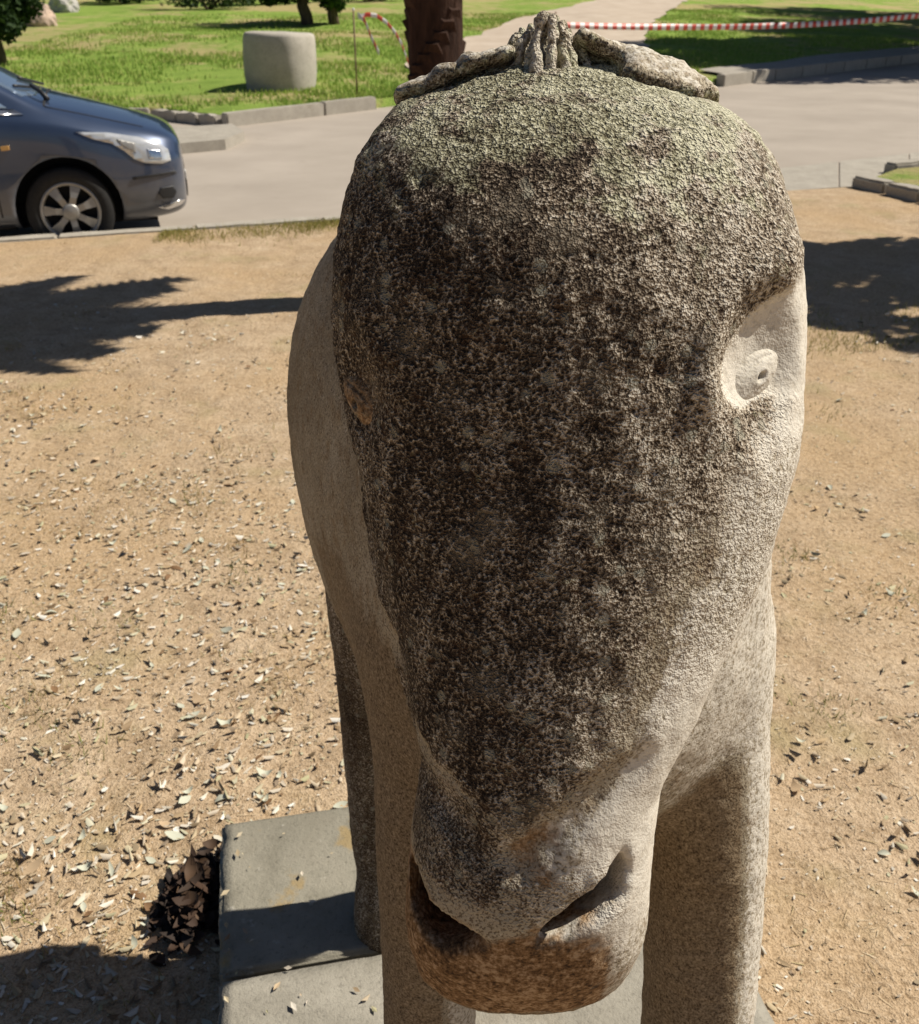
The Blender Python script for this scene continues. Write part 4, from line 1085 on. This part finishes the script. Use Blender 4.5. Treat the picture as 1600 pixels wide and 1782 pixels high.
# ================================================================== the parked car
k = NT('car_paint'); f = k.noise(3, 3); dd_ = k.noise(300, 2)
c = k.ramp(f, [(.3, (.034, .054, .105)), (.7, (.043, .067, .125))])
geo = k.n('ShaderNodeSeparateXYZ'); k.link(k.coord(), geo.inputs[0])
dust = k.math('MULTIPLY', k.step(k.math('ADD', geo.outputs['Z'], k.math('MULTIPLY', k.math('SUBTRACT', k.noise(9, 4), .5), .25)), .66, .30), .55)
c = k.mix(dust, c, (.20, .19, .17))
k.out(c, .28, None, .3, coat=1.0); k.link(k.math('ADD', k.math('MULTIPLY', dust, .6), .30), k.b.inputs['Roughness']); M_PAINT = k.m
def gloss(name, col, rough, metal=0, coat=None): return plain(name, col, rough, metal, .1, 20, 0, coat)
M_GLASS = gloss('car_glass', (.20, .27, .36), .05, .45, .6); M_TYRE = plain('tyre_rubber', (.018, .017, .016), .85); M_TRIM = gloss('black_plastic', (.02, .02, .021), .5)
M_CHROME = gloss('bright_trim', (.72, .72, .72), .18, 1); M_RIM = gloss('wheel_silver', (.34, .33, .31), .45, .5); M_LAMP = gloss('lamp_lens', (.60, .62, .64), .08, .35, 1.0); M_DARK = gloss('dark_void', (.008, .008, .009), .8)
ST = [ # x, zb, w, (wbelt, zbelt), (wedge, zedge), ztop, (wmid zmid)
 (.875, .30, .52, (.51, .60), (.42, .69), .715), (.855, .24, .63, (.62, .655), (.52, .745), .77), (.79, .205, .73, (.715, .70), (.60, .79), .825), (.63, .185, .795, (.78, .755), (.65, .845), .885),
 (.42, .18, .84, (.815, .82), (.685, .895), .94), (.18, .18, .862, (.84, .89), (.705, .965), 1.01), (-.02, .18, .87, (.85, .935), (.725, 1.015), 1.055), (-.14, .18, .872, (.853, .955), (.73, 1.05), 1.085),
 (-.50, .18, .875, (.855, .985), (.68, 1.265), 1.29), (-.90, .18, .875, (.857, 1.0), (.625, 1.465), 1.505), (-1.35, .18, .875, (.857, 1.01), (.60, 1.55), 1.60), (-2.3, .18, .875, (.855, 1.02), (.60, 1.55), 1.60),
 (-2.75, .2, .865, (.845, 1.03), (.585, 1.48), 1.54), (-3.05, .26, .84, (.82, 1.03), (.57, 1.28), 1.34), (-3.2, .32, .78, (.77, .98), (.6, 1.08), 1.11), (-3.24, .36, .70, (.68, .9), (.52, .98), 1.0)]
def car_section(s):
    x, zb, w, (wb, zbl), (we, ze), zt = s
    zm = zb+(zbl-zb)*.5
    return [(0, zb), (w*.80, zb), (w*.955, zb+.045), (w*.995, zb+.16), (w, zm+.06), (wb+.012, zbl-.10), (wb, zbl-.025), (wb-.02, zbl), (wb*.42+we*.58, zbl*.42+ze*.58), (we+.03, ze-.02), (we-.02, ze+.008), (we*.6, ze*.35+zt*.65), (0, zt)]
bm = bmesh.new(); rings = []
for s in ST:
    h_ = car_section(s); ring = [bm.verts.new((s[0], -y, z)) for y, z in h_]+[bm.verts.new((s[0], y, z)) for y, z in h_[-2:0:-1]]; rings.append(ring)
m_ = len(rings[0])
for a, b in zip(rings[:-1], rings[1:]):
    for i in range(m_): bm.faces.new((a[i], a[(i+1) % m_], b[(i+1) % m_], b[i]))
bm.faces.new(rings[0][::-1]); bm.faces.new(rings[-1])
bmesh.ops.recalc_face_normals(bm, faces=bm.faces[:])
WR, WB = .312, 2.49
car_yaw = k_yaw
wc = at_z(122, 371, ROAD_Z+WR)          # outer face of the near front wheel
kerb_gap = ykerb(wc.x)+.06
if wc.y < kerb_gap: wc.y = kerb_gap
def car_w(v): return v
cd = Vector((math.cos(car_yaw), math.sin(car_yaw), 0)); cn = Vector((-math.sin(car_yaw), math.cos(car_yaw), 0))
co = Vector((wc.x, wc.y, ROAD_Z)) + cn*.86
car = tag(empty('parked_car', co, car_yaw), 'dark blue hatchback parked along the near kerb, nose pointing right', 'car')
tmp = bm_obj('car_tmp', bm, M_PAINT); sb = tmp.modifiers.new('s', 'SUBSURF'); sb.levels = 2
dg = bpy.context.evaluated_depsgraph_get(); me_s = bpy.data.meshes.new_from_object(tmp.evaluated_get(dg)); bpy.data.objects.remove(tmp)
body = bpy.data.objects.new('body', me_s); C.objects.link(body); body.parent = car
bvh_full = BVHTree.FromPolygons([v.co.copy() for v in me_s.vertices], [tuple(p.vertices) for p in me_s.polygons])
# wheel arches are cut out
cutters = []
for ax_ in (0, -WB):
    v, f = tube_data([(ax_, -1.2, WR+.015), (ax_, -.56, WR+.015)], [.375, .375], 40); cutters.append((v, f))
    v, f = tube_data([(ax_, .56, WR+.015), (ax_, 1.2, WR+.015)], [.375, .375], 40); cutters.append((v, f))
cu = mesh_obj('cutter', *join_data(cutters), M_DARK)
bb_ = bmesh.new(); bb_.from_mesh(cu.data); bmesh.ops.recalc_face_normals(bb_, faces=bb_.faces[:]); bb_.to_mesh(cu.data); bb_.free()
cu.parent = car; bpy.context.view_layer.update()
bo = body.modifiers.new('b', 'BOOLEAN'); bo.operation = 'DIFFERENCE'; bo.object = cu; bo.solver = 'EXACT'
dg = bpy.context.evaluated_depsgraph_get(); me_b = bpy.data.meshes.new_from_object(body.evaluated_get(dg)); body.modifiers.clear(); body.data = me_b
bpy.data.objects.remove(cu)
me_b.polygons.foreach_set('use_smooth', [True]*len(me_b.polygons))
if len(me_b.materials) < 2: me_b.materials.append(M_DARK)
for p in me_b.polygons:
    c_ = p.center
    for ax_ in (0, -WB):
        r_ = math.hypot(c_.x-ax_, c_.z-WR-.015)
        if r_ < .3765 and abs(c_.y) > .5: p.material_index = 1; p.use_smooth = False
me_b.materials[0] = M_PAINT; me_b.materials[1] = M_DARK
def patch(name, poly, mat, view, off=.006, parent=car, res=10, thick=.006):
    """polygon in side (x,z), front (y,z) or top (x,y) coordinates laid onto the body shell"""
    dirs = {'side': Vector((0, 1, 0)), 'other': Vector((0, -1, 0)), 'front': Vector((-1, 0, 0)), 'top': Vector((0, 0, -1))}; d = dirs[view]
    def start(p):
        if view == 'side': return Vector((p[0], -3, p[1]))
        if view == 'other': return Vector((p[0], 3, p[1]))
        if view == 'front': return Vector((4, p[0], p[1]))
        return Vector((p[0], p[1], 4))
    bm = bmesh.new(); vs = [bm.verts.new((p[0], p[1], 0)) for p in poly]; bm.faces.new(vs)
    xs_ = [p[0] for p in poly]; ys_ = [p[1] for p in poly]
    for i in range(1, res):
        for ax_, (lo, hi) in ((0, (min(xs_), max(xs_))), (1, (min(ys_), max(ys_)))):
            n_ = Vector((1, 0, 0)) if ax_ == 0 else Vector((0, 1, 0)); q = n_*(lo+(hi-lo)*i/res)
            bmesh.ops.bisect_plane(bm, geom=bm.verts[:]+bm.edges[:]+bm.faces[:], plane_co=q, plane_no=n_)
    bad = []
    for v in bm.verts:
        h_, n_, _, _ = bvh_full.ray_cast(start((v.co.x, v.co.y)), d)
        if h_ is None: bad.append(v); continue
        if n_.dot(d) > 0: n_ = -n_
        v.co = h_+n_*off
    if bad: bmesh.ops.delete(bm, geom=bad, context='VERTS')
    bmesh.ops.recalc_face_normals(bm, faces=bm.faces[:])
    o = bm_obj(name, bm, mat, parent)
    sm = o.modifiers.new('thickness', 'SOLIDIFY'); sm.thickness = thick; sm.offset = -1
    return o
for view in ('side', 'other'):
    hl = patch('headlight', [(.12, .865), (.34, .845), (.56, .80), (.70, .745), (.755, .70), (.765, .625), (.70, .61), (.58, .625), (.50, .66), (.44, .72), (.36, .775), (.24, .81)], M_LAMP, view)
    patch('lamp_bowl', [(.60, .72), (.69, .70), (.70, .645), (.61, .655)], M_CHROME, view, .010, hl)
    patch('lamp_bowl', [(.40, .80), (.52, .765), (.52, .70), (.44, .745)], M_RIM, view, .010, hl)
    patch('fog_light', [(.66, .44), (.75, .445), (.775, .40), (.75, .36), (.67, .36), (.64, .40)], M_TRIM, view)
    patch('bumper_trim', [(.62, .30), (.80, .335), (.84, .325), (.80, .295), (.70, .275)], M_CHROME, view)
    patch('bumper_crease', [(.47, .535), (.78, .55), (.80, .535), (.47, .515)], M_TRIM, view, .003)
    patch('side_window', [(-.30, 1.03), (-.64, 1.28), (-.90, 1.41), (-1.40, 1.485), (-1.75, 1.49), (-1.80, 1.05)], M_GLASS, view)
    patch('side_window', [(-1.86, 1.05), (-1.82, 1.485), (-2.4, 1.47), (-2.75, 1.36), (-2.78, 1.08)], M_GLASS, view)
    patch('window_trim', [(-.20, .985), (-.26, 1.02), (-1.80, 1.045), (-2.80, 1.075), (-2.80, 1.055), (-1.80, 1.022)], M_CHROME, view, .009)
    patch('door_gap', [(-.465, .95), (-.475, .95), (-.475, .30), (-.465, .30)], M_DARK, view, .002, thick=.002)
    patch('door_gap', [(-1.83, 1.0), (-1.84, 1.0), (-1.84, .30), (-1.83, .30)], M_DARK, view, .002, thick=.002)
    patch('side_lamp', [(-.39, .79), (-.33, .795), (-.33, .765), (-.385, .76)], gloss('amber_lens_'+view, (.6, .35, .12), .2), view, .006)
    patch('door_handle', [(-1.52, .93), (-1.72, .935), (-1.72, .905), (-1.52, .90)], M_PAINT, view, .03, thick=.02)
    patch('sill', [(-.40, .24), (-2.08, .24), (-2.08, .19), (-.40, .19)], M_TRIM, view, .008)
wsb = [(-.20, -.675), (-.12, -.35), (-.10, 0), (-.12, .35), (-.20, .675), (-.52, .625), (-.90, .56), (-.95, 0), (-.90, -.56), (-.52, -.625)]
patch('windscreen', wsb, M_GLASS, 'top', .004)
patch('hood_gap', [(-.07, -.70), (-.055, -.70), (-.055, .70), (-.07, .70)], M_DARK, 'top', .003, thick=.002)
for sg in (-1, 1): patch('hood_gap', [(.60, sg*.60), (.60, sg*.61), (-.06, sg*.715), (-.06, sg*.703)], M_DARK, 'top', .003, thick=.002)
patch('grille', [(-.36, .60), (.36, .60), (.42, .55), (.40, .50), (-.40, .50), (-.42, .55)], M_TRIM, 'front')
patch('lower_grille', [(-.46, .44), (.46, .44), (.42, .31), (-.42, .31)], M_TRIM, 'front')
patch('number_plate', [(-.26, .475), (.26, .475), (.26, .375), (-.26, .375)], gloss('plate_white', (.75, .75, .72), .4), 'front', .014)
patch('rear_lamp', [(-2.98, 1.06), (-3.12, 1.04), (-3.14, .80), (-3.02, .80)], gloss('red_lens', (.35, .02, .02), .15), 'side')
patch('rear_lamp', [(-2.98, 1.06), (-3.12, 1.04), (-3.14, .80), (-3.02, .80)], gloss('red_lens_b', (.35, .02, .02), .15), 'other')
for y0, y1 in ((-.52, -.02), (.08, .56)):
    pts = []
    for i in range(7):
        f_ = i/6; y = y0+(y1-y0)*f_; h_, n_, _, _ = bvh_full.ray_cast(Vector((-.11-.14*(1-f_)*1.0, y, 4)), Vector((0, 0, -1))); pts.append(h_+Vector((0, 0, .022)))
    wp = mesh_obj('wiper', *tube_data(pts, [.011]*7, 6), M_TRIM, car)
pts = [Vector((-.04, -.50, 1.06)), Vector((-.08, -.42, 1.10)), Vector((-.15, -.30, 1.14))]
mesh_obj('wiper_arm', *tube_data(pts, [.02, .017, .012], 8), M_TRIM, car)
for sg in (-1, 1):   # door mirrors
    bm = bmesh.new(); bmesh.ops.create_icosphere(bm, subdivisions=3, radius=1)
    for v in bm.verts: v.co = Vector((-.66+v.co.x*.10, sg*(.985+v.co.y*.10), 1.06+v.co.z*.075))
    mi = bm_obj('door_mirror', bm, M_PAINT, car); mesh_obj('mirror_stalk', *tube_data([(-.62, sg*.84, 1.0), (-.64, sg*.93, 1.03)], [.035, .03], 8), M_TRIM, mi)
def wheel(ax_, sg):
    w = empty('wheel', (ax_, sg*.745, WR), 0, car)
    def lathe(prof, n=48):
        vs, fs = [], []
        for r_, y in prof:
            for k_ in range(n): a = 2*math.pi*k_/n; vs.append((r_*math.cos(a), y*sg, r_*math.sin(a)))
        for i in range(len(prof)-1):
            for k_ in range(n): a, b = i*n+k_, i*n+(k_+1) % n; fs.append((a, b, b+n, a+n) if sg < 0 else (a, a+n, b+n, b))
        return vs, fs
    mesh_obj('tyre', *lathe([(.205, -.09), (.25, -.10), (.297, -.092), (.311, -.07), (.312, .0), (.311, .07), (.297, .098), (.25, .107), (.218, .10), (.21, .09)]), M_TYRE, w)
    mesh_obj('rim', *lathe([(.215, .092), (.213, .103), (.196, .104), (.186, .09), (.182, .03), (.17, -.06)]), M_RIM, w)
    mesh_obj('brake_disc', *lathe([(.182, .028), (.0, .02)]), M_DARK, w)
    sp = []
    for i in range(7):
        a = i*2*math.pi/7+.35
        def pt(r_, da, y): return (r_*math.cos(a+da), y*sg, r_*math.sin(a+da))
        top = [pt(.045, -.55, .104), pt(.11, -.20, .110), pt(.192, -.20, .098), pt(.192, .20, .098), pt(.11, .20, .110), pt(.045, .55, .104)]
        bot = [pt(.045, -.55, .07), pt(.11, -.20, .07), pt(.192, -.20, .06), pt(.192, .20, .06), pt(.11, .20, .07), pt(.045, .55, .07)]
        sp = (top+bot, [(0, 1, 4, 5), (1, 2, 3, 4)]+[(j, (j+1) % 6, (j+1) % 6+6, j+6) for j in range(6)])
        mesh_obj('spoke', *sp, M_RIM, w, False)
    mesh_obj('hub_cap', *lathe([(.062, .09), (.06, .112), (.045, .118), (.0, .120)], 24), M_RIM, w)
for ax_ in (0, -WB):
    for sg in (-1, 1): wheel(ax_, sg)
v, f = box_data(-3.0, .62, -.58, .58, .17, .34); mesh_obj('underbody', v, f, M_DARK, car, False)
